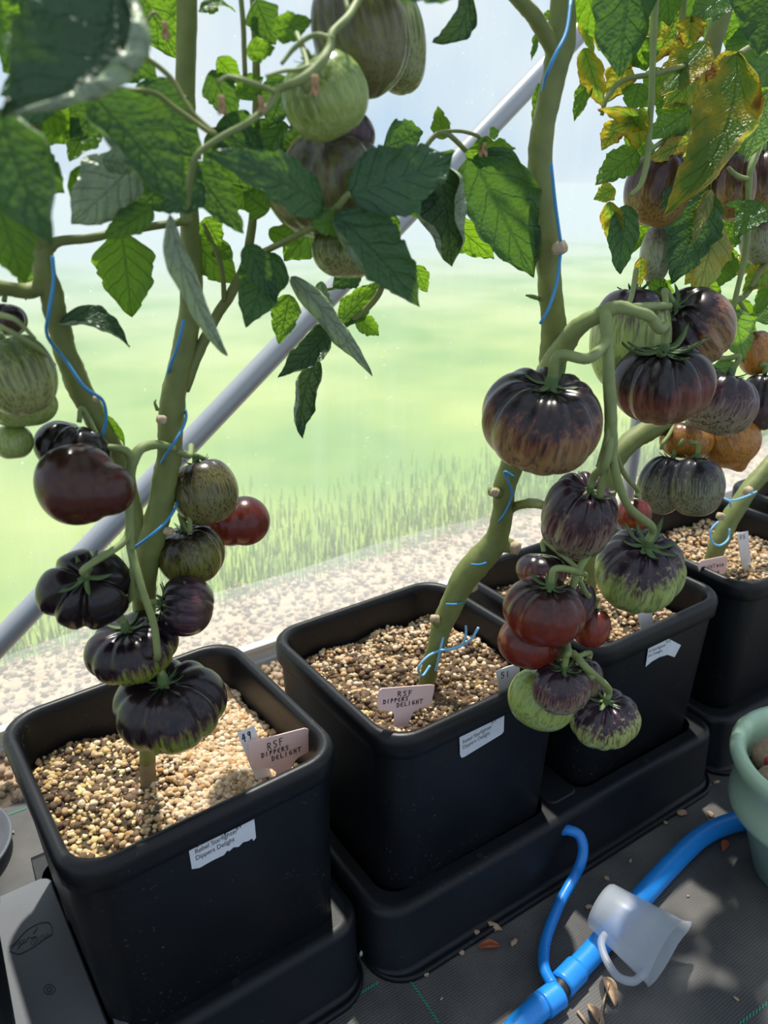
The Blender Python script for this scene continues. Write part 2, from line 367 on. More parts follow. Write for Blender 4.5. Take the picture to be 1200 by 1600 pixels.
def path_mat():
    m, N, L, P = mat('gravel_path_bed')
    t = nd(N, 'ShaderNodeTexCoord'); v = nd(N, 'ShaderNodeTexVoronoi', Scale=60.0); L.new(t.outputs['Object'], v.inputs['Vector'])
    r = ramp(N, [(0.0, (0.38, 0.26, 0.16)), (0.5, (0.48, 0.35, 0.23)), (1.0, (0.30, 0.21, 0.14))]); L.new(v.outputs['Color'], r.inputs['Fac'])
    L.new(r.outputs['Color'], P.inputs['Base Color']); P.inputs['Roughness'].default_value = 0.9
    b = nd(N, 'ShaderNodeBump', Strength=0.8, Distance=0.008, invert=True); L.new(v.outputs['Distance'], b.inputs['Height']); L.new(b.outputs[0], P.inputs['Normal'])
    return m
M['path'] = path_mat()

def tomato_mat(name, top, bot, pos=0.5, soft=0.18, k=0.5, streak=(0.02, 0.01, 0.015), samt=0.5, shoulder=None, fine=1.0):
    """top colour by the stem end fading to bot towards the blossom end along streaky meridians"""
    m, N, L, P = mat(name)
    a = nd(N, 'ShaderNodeAttribute', attribute_name='tc'); s = nd(N, 'ShaderNodeSeparateXYZ'); L.new(a.outputs['Vector'], s.inputs[0])
    mp = nd(N, 'ShaderNodeMapping'); mp.inputs['Scale'].default_value = (6.5*fine, 6.5*fine, 0.9); L.new(a.outputs['Vector'], mp.inputs[0])
    z = nd(N, 'ShaderNodeTexNoise', Scale=1.6, Detail=5.0, Roughness=0.65); L.new(mp.outputs[0], z.inputs['Vector'])
    mp2 = nd(N, 'ShaderNodeMapping'); mp2.inputs['Scale'].default_value = (12*fine, 12*fine, 1.7); L.new(a.outputs['Vector'], mp2.inputs[0])
    z2 = nd(N, 'ShaderNodeTexNoise', Scale=1.3, Detail=4.0, Roughness=0.6); L.new(mp2.outputs[0], z2.inputs['Vector'])
    lo = nd(N, 'ShaderNodeTexNoise', Scale=1.1, Detail=1.0); L.new(a.outputs['Vector'], lo.inputs['Vector'])
    f = math_(N, L, 'ADD', s.outputs[2], math_(N, L, 'MULTIPLY', math_(N, L, 'SUBTRACT', z.outputs['Fac'], 0.5), k))
    f = math_(N, L, 'ADD', f, math_(N, L, 'MULTIPLY', math_(N, L, 'SUBTRACT', lo.outputs['Fac'], 0.5), 0.35))
    mr = nd(N, 'ShaderNodeMapRange', interpolation_type='SMOOTHSTEP', **{'From Min': pos-soft, 'From Max': pos+soft}); L.new(f, mr.inputs['Value'])
    c = mix(N, L, mr.outputs[0], top, bot)
    if shoulder:
        mid = nd(N, 'ShaderNodeMapRange', interpolation_type='SMOOTHSTEP', **{'From Min': pos-soft*1.2, 'From Max': pos}); L.new(f, mid.inputs['Value'])
        c = mix(N, L, mr.outputs[0], mix(N, L, mid.outputs[0], top, shoulder), bot)
    st = nd(N, 'ShaderNodeMapRange', **{'From Min': 0.525, 'From Max': 0.59}); L.new(z2.outputs['Fac'], st.inputs['Value'])
    c = mix(N, L, math_(N, L, 'MULTIPLY', st.outputs[0], samt), c, streak)
    L.new(c, P.inputs['Base Color']); P.inputs['Roughness'].default_value = 0.26; P.inputs['Specular IOR Level'].default_value = 0.45
    P.inputs['Coat Weight'].default_value = 0.0; P.inputs['Coat Roughness'].default_value = 0.12
    P.inputs['Subsurface Weight'].default_value = 0.08; P.inputs['Subsurface Radius'].default_value = (0.01, 0.004, 0.002); P.inputs['Subsurface Scale'].default_value = 0.5
    return m
PUR = (0.012, 0.007, 0.011); GRN = (0.17, 0.24, 0.055); LIME = (0.27, 0.36, 0.10)
BLK = (0.0065, 0.004, 0.0045)
TM = {
 'black': tomato_mat('t_black', BLK, (0.020, 0.010, 0.008), 0.75, 0.2, 0.4, samt=0.3),
 'blackgreen': tomato_mat('t_blackgreen', (0.009, 0.004, 0.007), (0.17, 0.21, 0.03), 0.53, 0.07, 0.5, samt=0.7, shoulder=(0.075, 0.012, 0.038)),
 'purple': tomato_mat('t_purple', (0.010, 0.005, 0.010), (0.07, 0.045, 0.03), 0.60, 0.16, 0.7, samt=0.6, shoulder=(0.075, 0.012, 0.042)),
 'brown': tomato_mat('t_brown', (0.014, 0.006, 0.005), (0.065, 0.013, 0.006), 0.55, 0.5, 0.3, samt=0.1),
 'darkred': tomato_mat('t_darkred', (0.015, 0.006, 0.006), (0.15, 0.018, 0.008), 0.36, 0.25, 0.5, samt=0.25),
 'red': tomato_mat('t_red', (0.035, 0.008, 0.006), (0.22, 0.028, 0.012), 0.35, 0.25, 0.5, samt=0.35),
 'striped': tomato_mat('t_striped', (0.016, 0.009, 0.011), (0.15, 0.14, 0.04), 0.36, 0.2, 0.7, samt=0.85, fine=1.5),
 'olive': tomato_mat('t_olive', (0.018, 0.010, 0.010), (0.15, 0.15, 0.025), 0.38, 0.18, 0.8, samt=0.75, fine=1.2),
 'bronze': tomato_mat('t_bronze', (0.011, 0.006, 0.008), (0.26, 0.16, 0.065), 0.47, 0.13, 0.6, samt=0.55, shoulder=(0.115, 0.018, 0.016)),
 'plum': tomato_mat('t_plum', (0.012, 0.007, 0.010), (0.20, 0.10, 0.055), 0.56, 0.18, 0.5, samt=0.35, shoulder=(0.12, 0.018, 0.020)),
 'greypur': tomato_mat('t_greypurple', (0.030, 0.016, 0.024), (0.23, 0.19, 0.12), 0.50, 0.16, 0.8, samt=0.8, fine=1.2, shoulder=(0.11, 0.028, 0.048)),
 'limepur': tomato_mat('t_limepurple', (0.022, 0.010, 0.020), (0.30, 0.38, 0.11), 0.39, 0.09, 0.5, samt=0.45, shoulder=(0.08, 0.02, 0.05)),
 'limepur_hi': tomato_mat('t_limepurple_high', (0.026, 0.012, 0.024), (0.32, 0.37, 0.12), 0.40, 0.08, 0.7, samt=0.6, shoulder=(0.10, 0.03, 0.055)),
 'lime': tomato_mat('t_lime', (0.20, 0.28, 0.06), (0.28, 0.36, 0.10), 0.4, 0.3, 0.5, streak=(0.05, 0.08, 0.02), samt=0.5),
 'green': tomato_mat('t_green', (0.10, 0.17, 0.03), (0.26, 0.35, 0.08), 0.42, 0.2, 1.6, streak=(0.40, 0.46, 0.20), samt=0.6),
 'greenstripe': tomato_mat('t_greenstripe', (0.075, 0.12, 0.02), (0.26, 0.28, 0.10), 0.5, 0.2, 1.2, streak=(0.05, 0.06, 0.015), samt=0.7),
 'greenpurple': tomato_mat('t_greenpurple', (0.06, 0.055, 0.035), (0.15, 0.15, 0.05), 0.45, 0.25, 1.2, streak=(0.09, 0.05, 0.05), samt=0.6),
 'orange': tomato_mat('t_orange', (0.10, 0.045, 0.03), (0.42, 0.18, 0.025), 0.35, 0.2, 0.9, streak=(0.13, 0.05, 0.02), samt=0.8, fine=1.5),
 'orangepur': tomato_mat('t_orangepurple', (0.045, 0.018, 0.02), (0.30, 0.18, 0.05), 0.58, 0.16, 0.8, streak=(0.10, 0.03, 0.02), samt=0.7, fine=1.4),
 'greystripe': tomato_mat('t_greystripe', (0.020, 0.015, 0.024), (0.19, 0.19, 0.11), 0.46, 0.16, 0.6, streak=(0.010, 0.012, 0.008), samt=0.95, fine=1.6),
 'pale': tomato_mat('t_pale', (0.12, 0.10, 0.09), (0.27, 0.29, 0.16), 0.35, 0.2, 0.8, streak=(0.05, 0.04, 0.04), samt=0.7, fine=1.3),
}

# ------------------------------------------------------------------ setting
WALL_Y = 0.56
def sheet(name, x0, x1, y0, y1, z, m, nx=1, ny=1):
    xs = np.linspace(x0, x1, nx+1); ys = np.linspace(y0, y1, ny+1)
    V = [(x, y, z) for y in ys for x in xs]
    Fc = [(j*(nx+1)+i, j*(nx+1)+i+1, (j+1)*(nx+1)+i+1, (j+1)*(nx+1)+i) for j in range(ny) for i in range(nx)]
    return add(name, mesh(name, V, Fc, False), m)
floor = struct(sheet('floor', -3.0, 6.0, -2.5, 0.40, 0.0, M['fabric']))
inner = struct(sheet('gravel_border', -3.0, 6.0, 0.40, WALL_Y, -0.004, M['path']))
path = struct(sheet('gravel_path', -6.0, 20.0, WALL_Y, 0.86, -0.02, M['path']))
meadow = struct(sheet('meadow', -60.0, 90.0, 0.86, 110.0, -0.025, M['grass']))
# film wall: gently uneven sheet with thickness
def film_wall():
    xs = np.linspace(-1.6, 4.2, 60); zs = np.linspace(0.0, 2.3, 24)
    V = []; Fc = []
    for z in zs:
        for x in xs:
            V.append((x, WALL_Y + 0.004*math.sin(x*5.1+z*2.0) + 0.003*math.sin(z*7+x*1.7), z))
    n = len(xs)
    for j in range(len(zs)-1):
        for i in range(n-1): Fc.append((j*n+i, j*n+i+1, (j+1)*n+i+1, (j+1)*n+i))
    o = add('wall_back', mesh('wall_back', V, Fc), M['film']); return struct(o)
wall = film_wall()
def skirt():
    V = []; Fc = []; xs = np.linspace(-1.2, 3.5, 80)
    for x in xs:
        top = SKIRT_Z + 0.012*math.sin(x*3.1) + 0.006*math.sin(x*9+1)
        for k in range(6): V.append((x, WALL_Y-0.0055-0.002*math.sin(x*6+k), 0.046+(top-0.046)*k/5))
    for i in range(len(xs)-1):
        for k in range(5): Fc.append((i*6+k, (i+1)*6+k, (i+1)*6+k+1, i*6+k+1))
    o = add('film_skirt', mesh('film_skirt', V, Fc), M['film']); o.parent = wall
SKIRT_Z = 0.175
skirt()
mb = MB(); mb.box((-1.6, WALL_Y-0.022, 0.0), (4.2, WALL_Y-0.006, 0.045)); mb.box((-1.6, WALL_Y-0.030, 0.0), (4.2, WALL_Y-0.022, 0.012)); mb.box((-1.6, WALL_Y-0.026, 0.036), (4.2, WALL_Y-0.022, 0.045))
struct(mb.build('trim_1', M['rail']))
# upright of the tunnel frame seen beyond plant three
p = onY(988, 700, WALL_Y-0.03)
fp = tube('frame_post', [(p[0], WALL_Y-0.035, 0.0), (p[0], WALL_Y-0.035, 1.1), (p[0], WALL_Y-0.035, 2.3)], 0.017, M['tube_metal'], n=20); struct(fp)
# diagonal brace tube
a = onY(0, 1003, WALL_Y-0.05); b = onY(884, 73, WALL_Y-0.05)
d = (b-a)/np.linalg.norm(b-a)
br = tube('brace_tube', [a-d*0.45, a, b, b+d*0.6], 0.0195, M['tube_metal'], n=24)
tag(br, 'grey metal brace tube slanting across the clear film behind the plants', 'tube')

# icosphere template for stones
def ico(sub):
    t = (1+5**.5)/2
    V = [(-1,t,0),(1,t,0),(-1,-t,0),(1,-t,0),(0,-1,t),(0,1,t),(0,-1,-t),(0,1,-t),(t,0,-1),(t,0,1),(-t,0,-1),(-t,0,1)]
    Fc = [(0,11,5),(0,5,1),(0,1,7),(0,7,10),(0,10,11),(1,5,9),(5,11,4),(11,10,2),(10,7,6),(7,1,8),(3,9,4),(3,4,2),(3,2,6),(3,6,8),(3,8,9),(4,9,5),(2,4,11),(6,2,10),(8,6,7),(9,8,1)]
    V = [np.array(v)/np.linalg.norm(v) for v in V]
    for _ in range(sub):
        cache = {}; nf = []
        def mp(i, j):
            k = (min(i,j), max(i,j))
            if k not in cache:
                q = V[i]+V[j]; V.append(q/np.linalg.norm(q)); cache[k] = len(V)-1
            return cache[k]
        for a, b, c in Fc:
            x, y, z = mp(a,b), mp(b,c), mp(c,a); nf += [(a,x,z),(b,y,x),(c,z,y),(x,y,z)]
        Fc = nf
    return np.array(V), np.array(Fc)
ICO1 = ico(1); ICO0 = ico(0); ICO2 = ico(2)
def pebbles(name, P, S, m, parent=None, tmpl=ICO1, squash=(0.6, 1.0), lump=0.22):
    V0, F0 = tmpl; n = len(P); k = len(V0)
    P = np.asarray(P); S = np.asarray(S)
    rnd = 1 + lump*(np.random.rand(n, k)-0.5)*2
    V = V0[None]*rnd[..., None]
    sc = np.stack([np.random.uniform(0.8, 1.25, n), np.random.uniform(0.8, 1.1, n), np.random.uniform(*squash, n)], 1)
    V = V*sc[:, None, :]
    an = np.random.rand(n)*6.283; c, s = np.cos(an), np.sin(an)
    tl = np.random.normal(0, 0.5, n); ct, st = np.cos(tl), np.sin(tl)
    y, z = V[..., 1]*ct[:, None]-V[..., 2]*st[:, None], V[..., 1]*st[:, None]+V[..., 2]*ct[:, None]
    x, y = V[..., 0]*c[:, None]-y*s[:, None], V[..., 0]*s[:, None]+y*c[:, None]
    V = np.stack([x, y, z], -1)*S[:, None, None] + P[:, None, :]
    Fc = F0[None] + (np.arange(n)*k)[:, None, None]
    o = add(name, mesh(name, V.reshape(-1, 3), Fc.reshape(-1, 3)), m)
    if parent is not None: keep(o, parent)
    return o
# loose stones along the rail, inside and out
Pn = np.stack([np.random.uniform(-0.6, 1.9, 2600), np.random.uniform(0.40, WALL_Y-0.032, 2600), np.random.uniform(-0.002, 0.006, 2600)], 1)
o = pebbles('gravel', Pn, np.random.uniform(0.005, 0.0105, 2600), M['gravel'], tmpl=ICO0); o.data.polygons.foreach_set('use_smooth', np.ones(len(o.data.polygons), dtype=bool))
tag(o, 'tan gravel lying inside the film along the base rail', 'gravel', kind='stuff')
Pn = np.stack([np.random.uniform(-0.5, 4.5, 5200), np.random.uniform(WALL_Y+0.02, 0.90, 5200), np.random.uniform(-0.02, -0.008, 5200)], 1)
o = pebbles('gravel', Pn, np.random.uniform(0.004, 0.010, 5200), M['gravel'], tmpl=ICO0, squash=(0.3, 0.5))
tag(o, 'pale gravel strip outside the clear film', 'gravel', kind='stuff')
# grass blades at the edge of the meadow
def blades():
    V = []; Fc = []
    for i in range(7000):
        y = 0.83 + abs(random.gauss(0, 0.22)); x = random.uniform(-0.6, 3.5)+y*0.6
        h = random.uniform(0.008, 0.030)*(0.5+random.random()); an = random.uniform(0, 6.28); le = random.uniform(0.1, 0.6)*h
        w = 0.0016; dx, dy = math.cos(an), math.sin(an); b = len(V)
        V += [(x-dy*w, y+dx*w, -0.03), (x+dy*w, y-dx*w, -0.03), (x+dx*le*0.4+dy*w*0.7, y+dy*le*0.4-dx*w*0.7, h*0.6), (x+dx*le, y+dy*le, h), (x+dx*le*0.4-dy*w*0.7, y+dy*le*0.4+dx*w*0.7, h*0.6)]
        Fc += [(b, b+1, b+2, b+4), (b+4, b+2, b+3)]
    return V, Fc
V, Fc = blades(); o = add('grass', mesh('grass', V, Fc), plain('grass_blade', (0.22, 0.36, 0.07), 0.7, 0.3, 3))
tag(o, 'soft green grass growing beyond the gravel outside', 'grass', kind='stuff')

# ------------------------------------------------------------------ rounded-square lofts
def rrect(hx, hy, r, n=7):
    out = []
    for q, (sx, sy) in enumerate(((1, 1), (-1, 1), (-1, -1), (1, -1))):
        for k in range(n+1):
            an = math.pi/2*q + math.pi/2*k/n
            out.append((sx*(hx-r) + r*math.cos(an), sy*(hy-r) + r*math.sin(an)))
    return out
def recessed(hx, hy, r, n=7):
    p = rrect(hx, hy, r, n); return p[:n+1] + [(0.031, hy), (0.028, hy-0.047), (-0.028, hy-0.047), (-0.031, hy)] + p[n+1:]
def loft(rings, n=7, close_first=True, close_last=True, notch=False):
    V = []; Fc = []; m = 4*(n+1) + (4 if notch else 0)
    for hx, hy, r, z in rings: V += [(x, y, z) for x, y in (recessed if notch else rrect)(hx, hy, r, n)]
    for i in range(len(rings)-1):
        for k in range(m):
            k2 = (k+1) % m; Fc.append((i*m+k, i*m+k2, (i+1)*m+k2, (i+1)*m+k))
    if close_first: Fc.append(tuple(reversed(range(m))))
    if close_last: Fc.append(tuple(range((len(rings)-1)*m, len(rings)*m)))
    return V, Fc
def sq(h, r, z): return (h, h, r, z)
POT_H = 0.3416; TRAY_H = 0.1005
POT_RINGS = [sq(0.128, 0.030, 0.0), sq(0.131, 0.033, 0.004), sq(0.1435, 0.040, POT_H-0.036), sq(0.1440, 0.040, POT_H-0.0335),
             sq(0.1475, 0.043, POT_H-0.0325), sq(0.1490, 0.044, POT_H-0.031), sq(0.1495, 0.045, POT_H-0.020), sq(0.1500, 0.045, POT_H-0.012), sq(0.1488, 0.044, POT_H-0.006),
             sq(0.1455, 0.042, POT_H-0.0015), sq(0.1415, 0.040, POT_H), sq(0.1375, 0.038, POT_H-0.0015), sq(0.1350, 0.037, POT_H-0.006),
             sq(0.1338, 0.036, POT_H-0.014), sq(0.1320, 0.035, POT_H-0.06), sq(0.127, 0.03, 0.18)]
POT_RINGS = [(a, b, c, z if z > 0.1 else z) for a, b, c, z in POT_RINGS]
V, Fc = loft(POT_RINGS)
POT_ME = mesh('pot_body', V, Fc)
POTS = []     # (x, y, yaw, sx, sy)
POTDEF = [(-0.345, 0.004, 0.02, 0, 0, 'black square pot cut off at the left edge beside the grey valve cover'),
          (0.0, 0.0, 0.024, 0.030, -0.030, 'black square pot nearest the camera with a torn white sticker'),
          (0.3418, -0.0116, 0.02, 0.0, -0.008, 'black square pot second from the left, a white sticker reading 51'),
          (0.6714, -0.0084, 0.015, 0.0, 0.0, 'black square pot third from the left, torn sticker below its rim'),
          (1.0090, -0.0183, -0.03, 0.0, 0.0, 'black square pot at the right behind the green flowerpot'),
          (1.375, -0.0183, -0.02, 0.0, 0.0, 'black square pot farthest back, its rim at the right edge')]
for i, (x, y, yaw, s, t, lab) in enumerate(POTDEF):
    e = empty('square_pot')
    rot = Matrix.Rotation(yaw, 3, 'Z') @ Matrix.Rotation(t, 3, 'X') @ Matrix.Rotation(-s, 3, 'Y')
    top = Vector((x, y, POT_H)); e.rotation_euler = rot.to_euler()
    e.location = top - rot @ Vector((0, 0, POT_H-0.014)) if i else Vector((x, y, 0.014))
    if i == 0: e.rotation_euler = (0, 0, yaw)
    tag(e, lab, 'pot', 'square black pots in the row')
    sc = (POT_H-0.014)/POT_H
    me = POT_ME
    o = add('pot_body', me, M['black'], e); o.scale = (1, 1, sc)
    POTS.append(e)
def pot_pt(i, lx, ly, lz):
    e = POTS[i]; return np.array(Matrix.LocRotScale(e.location, e.rotation_euler, None) @ Vector((lx, ly, lz-0.014)))

# trays: outer shell, deck with two wells
def tray(xa, xb, yc, yaw, lab, notch=None, holes=True):
    xm = (xa+xb)/2; e = empty('tray', (xm, yc, 0)); e.rotation_euler = (0, 0, yaw)
    hx = (xb-xa)/2 + 0.165; hy = 0.166; h = TRAY_H
    rings = [(hx+0.0026, hy+0.022, 0.052, 0.0), (hx+0.0026, hy+0.022, 0.052, 0.005), (hx+0.0022, hy+0.018, 0.05, 0.0075), (hx+0.0017, hy+0.014, 0.048, 0.0045), (hx+0.0012, hy+0.010, 0.046, 0.005), (hx+0.0007, hy+0.006, 0.044, 0.010),
             (hx, hy, 0.04, h-0.010), (hx-0.0015, hy-0.0015, 0.039, h-0.004), (hx-0.006, hy-0.006, 0.036, h), (hx-0.012, hy-0.012, 0.032, h+0.0004)]
    V, Fc = loft(rings, 8, True, False, notch=True)
    # deck pierced by two wells
    z = h+0.0004; ho = 0.1395; xl, xr = xa-xm, xb-xm
    import bmesh
    bm = bmesh.new(); loops = [[(a, b) for a, b in recessed(hx-0.012, hy-0.012, 0.032, 8)]] + [[(a+xx, b) for a, b in rrect(ho, ho, 0.030, 8)] for xx in (xl, xr)]
    edges = []
    for lp in loops:
        vs = [bm.verts.new((a, b, z)) for a, b in lp]; edges += [bm.edges.new((vs[k], vs[(k+1) % len(vs)])) for k in range(len(vs))]
    bmesh.ops.triangle_fill(bm, use_beauty=True, use_dissolve=False, edges=edges, normal=(0, 0, 1))
    bm.verts.index_update(); DV = [v.co[:] for v in bm.verts]; DF = [tuple(v.index for v in f.verts) for f in bm.faces]; bm.free()
    def inwell(f):
        c = np.mean([DV[k] for k in f], axis=0); return any(abs(c[0]-xx) < ho-0.012 and abs(c[1]) < ho-0.012 for xx in (xl, xr)) and all(k >= 40 for k in f) and len({0 if k < 76 else 1 for k in f}) == 1
    DF = [f for f in DF if not inwell(f)]
    mb = MB(); mb.addm(V, Fc); nsm = len(Fc); mb.addm(DV, DF)
    for xx in (xl, xr):
        lp = [(a+xx, b) for a, b in rrect(ho, ho, 0.030, 8)]; n = len(lp)
        mb.addm([(a, b, z) for a, b in lp]+[(a, b, 0.02) for a, b in lp], [(k, (k+1) % n, n+(k+1) % n, n+k) for k in range(n)])
    o = mb.build('tray_body', M['tray']); o.parent = e
    me = o.data; me.polygons.foreach_set('use_smooth', np.array([i < nsm-1 for i in range(len(me.polygons))]))
    for xx in (xl, xr):
        for (px, py) in ((xx, -hy+0.016), (xx-ho-0.012, 0.04), (xx+ho+0.012, 0.04)):
            V = [(px+0.0048*math.cos(k*0.5236), py+0.0048*math.sin(k*0.5236), z+0.0003) for k in range(12)]; V2 = [(a, b, z-0.01) for a, b, c in V]
            f = [tuple(range(12))] + [(k, (k+1) % 12, 12+(k+1) % 12, 12+k) for k in range(12)]
            q = add('screw_hole', mesh('screw_hole', V+V2, f, False), M['hole']); q.parent = e
    tag(e, lab, 'tray', 'black self-watering trays')
    if notch is not None:
        V = [(notch+0.011*math.cos(k*0.3927), -hy-0.0012, 0.074+0.013*math.sin(k*0.3927)) for k in range(16)]
        V += [(a, b+0.01, c) for a, b, c in V]
        f = [tuple(range(16))] + [(k, (k+1) % 16, 16+(k+1) % 16, 16+k) for k in range(16)]
        q = add('tube_inlet', mesh('tube_inlet', V, f, False), M['hole']); q.parent = e
    return e, xl, xr
tA, _, _ = tray(-0.345, 0.0, 0.0, 0.02, 'black tray under the nearest pot, grey cover on its middle')
tB, bl, brr = tray(0.3418, 0.6714, -0.010, 0.0, 'black tray holding the second and third pots with blue tubing plugged in', notch=-0.024)
tC, _, _ = tray(1.0090, 1.375, -0.0183, -0.03, 'black tray under the right pot behind the green flowerpot')

# valve covers
def cover(name, x0, x1, y0, y1, z, m, lab, yaw=0.0, pos=(0, 0), th=0.006, r=0.012):
    e = empty(name, (*pos, z)); e.rotation_euler = (0, 0, yaw)
    V, Fc = loft([((x1-x0)/2, (y1-y0)/2, r, 0.0), ((x1-x0)/2, (y1-y0)/2, r, th*0.6), ((x1-x0)/2-0.002, (y1-y0)/2-0.002, r, th), ((x1-x0)/2-0.004, (y1-y0)/2-0.004, r*0.8, th)], 5)
    V = [(a+(x0+x1)/2, b+(y0+y1)/2, c) for a, b, c in V]
    o = add('cover_plate', mesh('cover_plate', V, Fc, False), m, e); tag(e, lab, 'cover'); return e
cvA = cover('valve_cover', -0.2165, -0.1300, -0.160, 0.116, TRAY_H+0.0004, M['lid'], 'dark grey valve cover with embossed oval logo left of the nearest pot', 0.02, th=0.007)
cvB = cover('valve_cover', 0.481, 0.536, -0.150, 0.140, TRAY_H+0.0004, M['tray'], 'black valve cover between the second and third pots', th=0.004)
def ribbon_px(P, w, proj, m, name, parent, closed=False, lift=0.0):
    """flat pen stroke along pixel path, w in metres, proj(px,py)->3D, built with a little thickness"""
    Q = catmull([np.array([a, b, 0.0]) for a, b in P], 4) if len(P) > 2 else [np.array([*P[0], 0.]), np.array([*P[1], 0.])]
    W = [proj(q[0], q[1]) for q in Q]
    return W
def stroke_mesh(paths, w, nrm, name, m, parent, th=0.0003):
    V = []; Fc = []; nrm = np.asarray(nrm, float)
    for W in paths:
        n = len(W); b = len(V)
        for i in range(n):
            t = W[min(i+1, n-1)]-W[max(i-1, 0)]; t /= np.linalg.norm(t)+1e-12; s = np.cross(t, nrm); s /= np.linalg.norm(s)+1e-12
            ext = -t*w*0.5 if i == 0 else (t*w*0.5 if i == n-1 else 0)
            for sg in (-1, 1):
                for k in (0, 1): V.append(W[i] + ext + s*sg*w*0.5 + nrm*th*k)
        for i in range(n-1):
            p0 = b+i*4; p1 = p0+4
            Fc += [(p0+1, p0+3, p1+3, p1+1), (p0, p0+1, p1+1, p1), (p0+3, p0+2, p1+2, p1+3)]
        Fc += [(b, b+2, b+3, b+1), (b+(n-1)*4, b+(n-1)*4+1, b+(n-1)*4+3, b+(n-1)*4+2)]
    o = add(name, mesh(name, V, Fc, False), m)
    if parent is not None: keep(o, parent)
    return o
def text_mesh(s):
    cu = bpy.data.curves.new('txt', 'FONT'); cu.body = s; cu.size = 1.0
    ob = bpy.data.objects.new('txt', cu); COL.objects.link(ob)
    dg = bpy.context.evaluated_depsgraph_get(); me = bpy.data.meshes.new_from_object(ob.evaluated_get(dg))
    v = np.array([p.co[:] for p in me.vertices]); f = [tuple(p.vertices) for p in me.polygons]
    bpy.data.objects.remove(ob); bpy.data.curves.remove(cu); bpy.data.meshes.remove(me)
    return v, f
def text_px(s, O, ex, ey, proj, name, m, parent):
    v, f = text_mesh(s); w = v[:, 0].max()
    V = [proj(O[0]+ex[0]*a/w+ey[0]*b, O[1]+ex[1]*a/w+ey[1]*b) for a, b, c in v]
    o = add(name, mesh(name, V, f, False), m); keep(o, parent); return o
# embossed logo on the grey cover
ZL = TRAY_H+0.0078
pl = lambda x, y: onZ(x, y, ZL)
oval = [(16,1487),(18,1480),(28,1468),(40,1455),(52,1447),(64,1442),(74,1441),(80,1446),(82,1458),(80,1461),(70,1466),(58,1476),(44,1484),(32,1490),(26,1490)]
logo = [[pl(q[0], q[1]) for q in catmull([np.array([a, b, 0.]) for a, b in oval+[oval[0]]], 4)],
        [pl(x, y) for x, y in ((28, 1482), (33, 1475), (41, 1471), (44, 1464), (50, 1465), (56, 1463))],
        [pl(x, y) for x, y in ((52, 1458), (57, 1452), (58, 1449))]]
stroke_mesh(logo, 0.0010, (0, 0, 1), 'logo_outline', M['emboss'], cvA)
text_px('easy', (13, 1483), (27, -13), (0.5, -11), pl, 'lettering', M['emboss'], cvA)
text_px('GROW', (48, 1478), (32, -14), (-1, -13), pl, 'lettering', M['emboss'], cvA)
rg = [[pl(77+9*math.cos(k*0.4488), 1546+7.5*math.sin(k*0.4488)) for k in range(15)], [pl(77+4*math.cos(k*0.4488), 1546+3.2*math.sin(k*0.4488)) for k in range(15)]]
stroke_mesh(rg, 0.0007, (0, 0, 1), 'moulding_ring', M['emboss'], cvA)
for (px, py) in ((108, 1418), (186, 1592)):
    c = onZ(px, py, TRAY_H+0.006); V, Fc = loft([(0.006, 0.020, 0.004, 0.0), (0.006, 0.020, 0.004, 0.010), (0.004, 0.017, 0.003, 0.012)], 4)
    o = add('clip_tab', mesh('clip_tab', [(a+c[0], b+c[1], d+TRAY_H+0.004) for a, b, d in V], Fc, False), M['lid']); keep(o, cvA)

# ------------------------------------------------------------------ growing medium
def medium(i, lab, lvl, n_p, n_y, n_b, bias):
    e = POTS[i]; hw = 0.131
    gx = np.linspace(-hw, hw, 40)
    mz = Matrix.LocRotScale(e.location, e.rotation_euler, None)
    def hgt(x, y): return lvl + 0.006*math.sin(x*23+i)*math.cos(y*19+1.3*i) + 0.004*math.sin(x*61+y*47)
    V = [mz @ Vector((x, y, hgt(x, y)-0.014)) for y in gx for x in gx]
    nn = len(gx); Fc = np.array([(j*nn+k, j*nn+k+1, (j+1)*nn+k+1, (j+1)*nn+k) for j in range(nn-1) for k in range(nn-1)])
    o = add('potting_mix', mesh('potting_mix', V, Fc), M['soil']); tag(o, lab, 'potting mix', 'potting mix in the pots', 'stuff')
    def scatter(n, lo, hi, dens, m, nm, tm=ICO1, up=0.25):
        P = []; S = []
        while len(P) < n:
            x, y = random.uniform(-hw, hw)*0.985, random.uniform(-hw, hw)*0.985
            if random.random() > dens(x, y): continue
            s = lo + (hi-lo)*random.random()**1.8
            w = mz @ Vector((x, y, hgt(x, y)-0.014)); P.append((w.x, w.y, w.z+s*up*random.uniform(0.2, 1.6))); S.append(s)
        q = pebbles(nm, P, S, m, o, tmpl=tm); q['kind'] = 'stuff'
    if n_p: scatter(n_p, 0.0022, 0.0046, bias, M['pumice'], 'pumice_pebbles', up=0.8)
    if n_y: scatter(n_y, 0.0014, 0.0044, lambda x, y: 1.05-bias(x, y), M['pumice_yel'], 'yellow_pebbles')
    if n_b: scatter(n_b, 0.002, 0.006, lambda x, y: 1.1-bias(x, y), M['bark'], 'bark_chips', ICO0)
    return o
sg = lambda t: 1/(1+math.exp(-t))
medium(1, 'pale pumice and dark compost filling the nearest pot', 0.276, 4200, 1300, 700, lambda x, y: sg((x-0.35*y-0.02)*45)+0.02)
medium(2, 'dark bark compost with golden pumice in the second pot', 0.286, 800, 800, 2800, lambda x, y: 0.12+0.8*sg((0.5*x+y-0.06)*35))
medium(3, 'pumice and compost in the third pot behind the hanging truss', 0.280, 900, 500, 1500, lambda x, y: 0.5)
medium(4, 'pale pumice mix in the right pot with the slanting stem', 0.288, 1900, 500, 900, lambda x, y: 0.7)
medium(5, 'pumice mix in the farthest pot at the right edge', 0.288, 900, 300, 200, lambda x, y: 0.7)

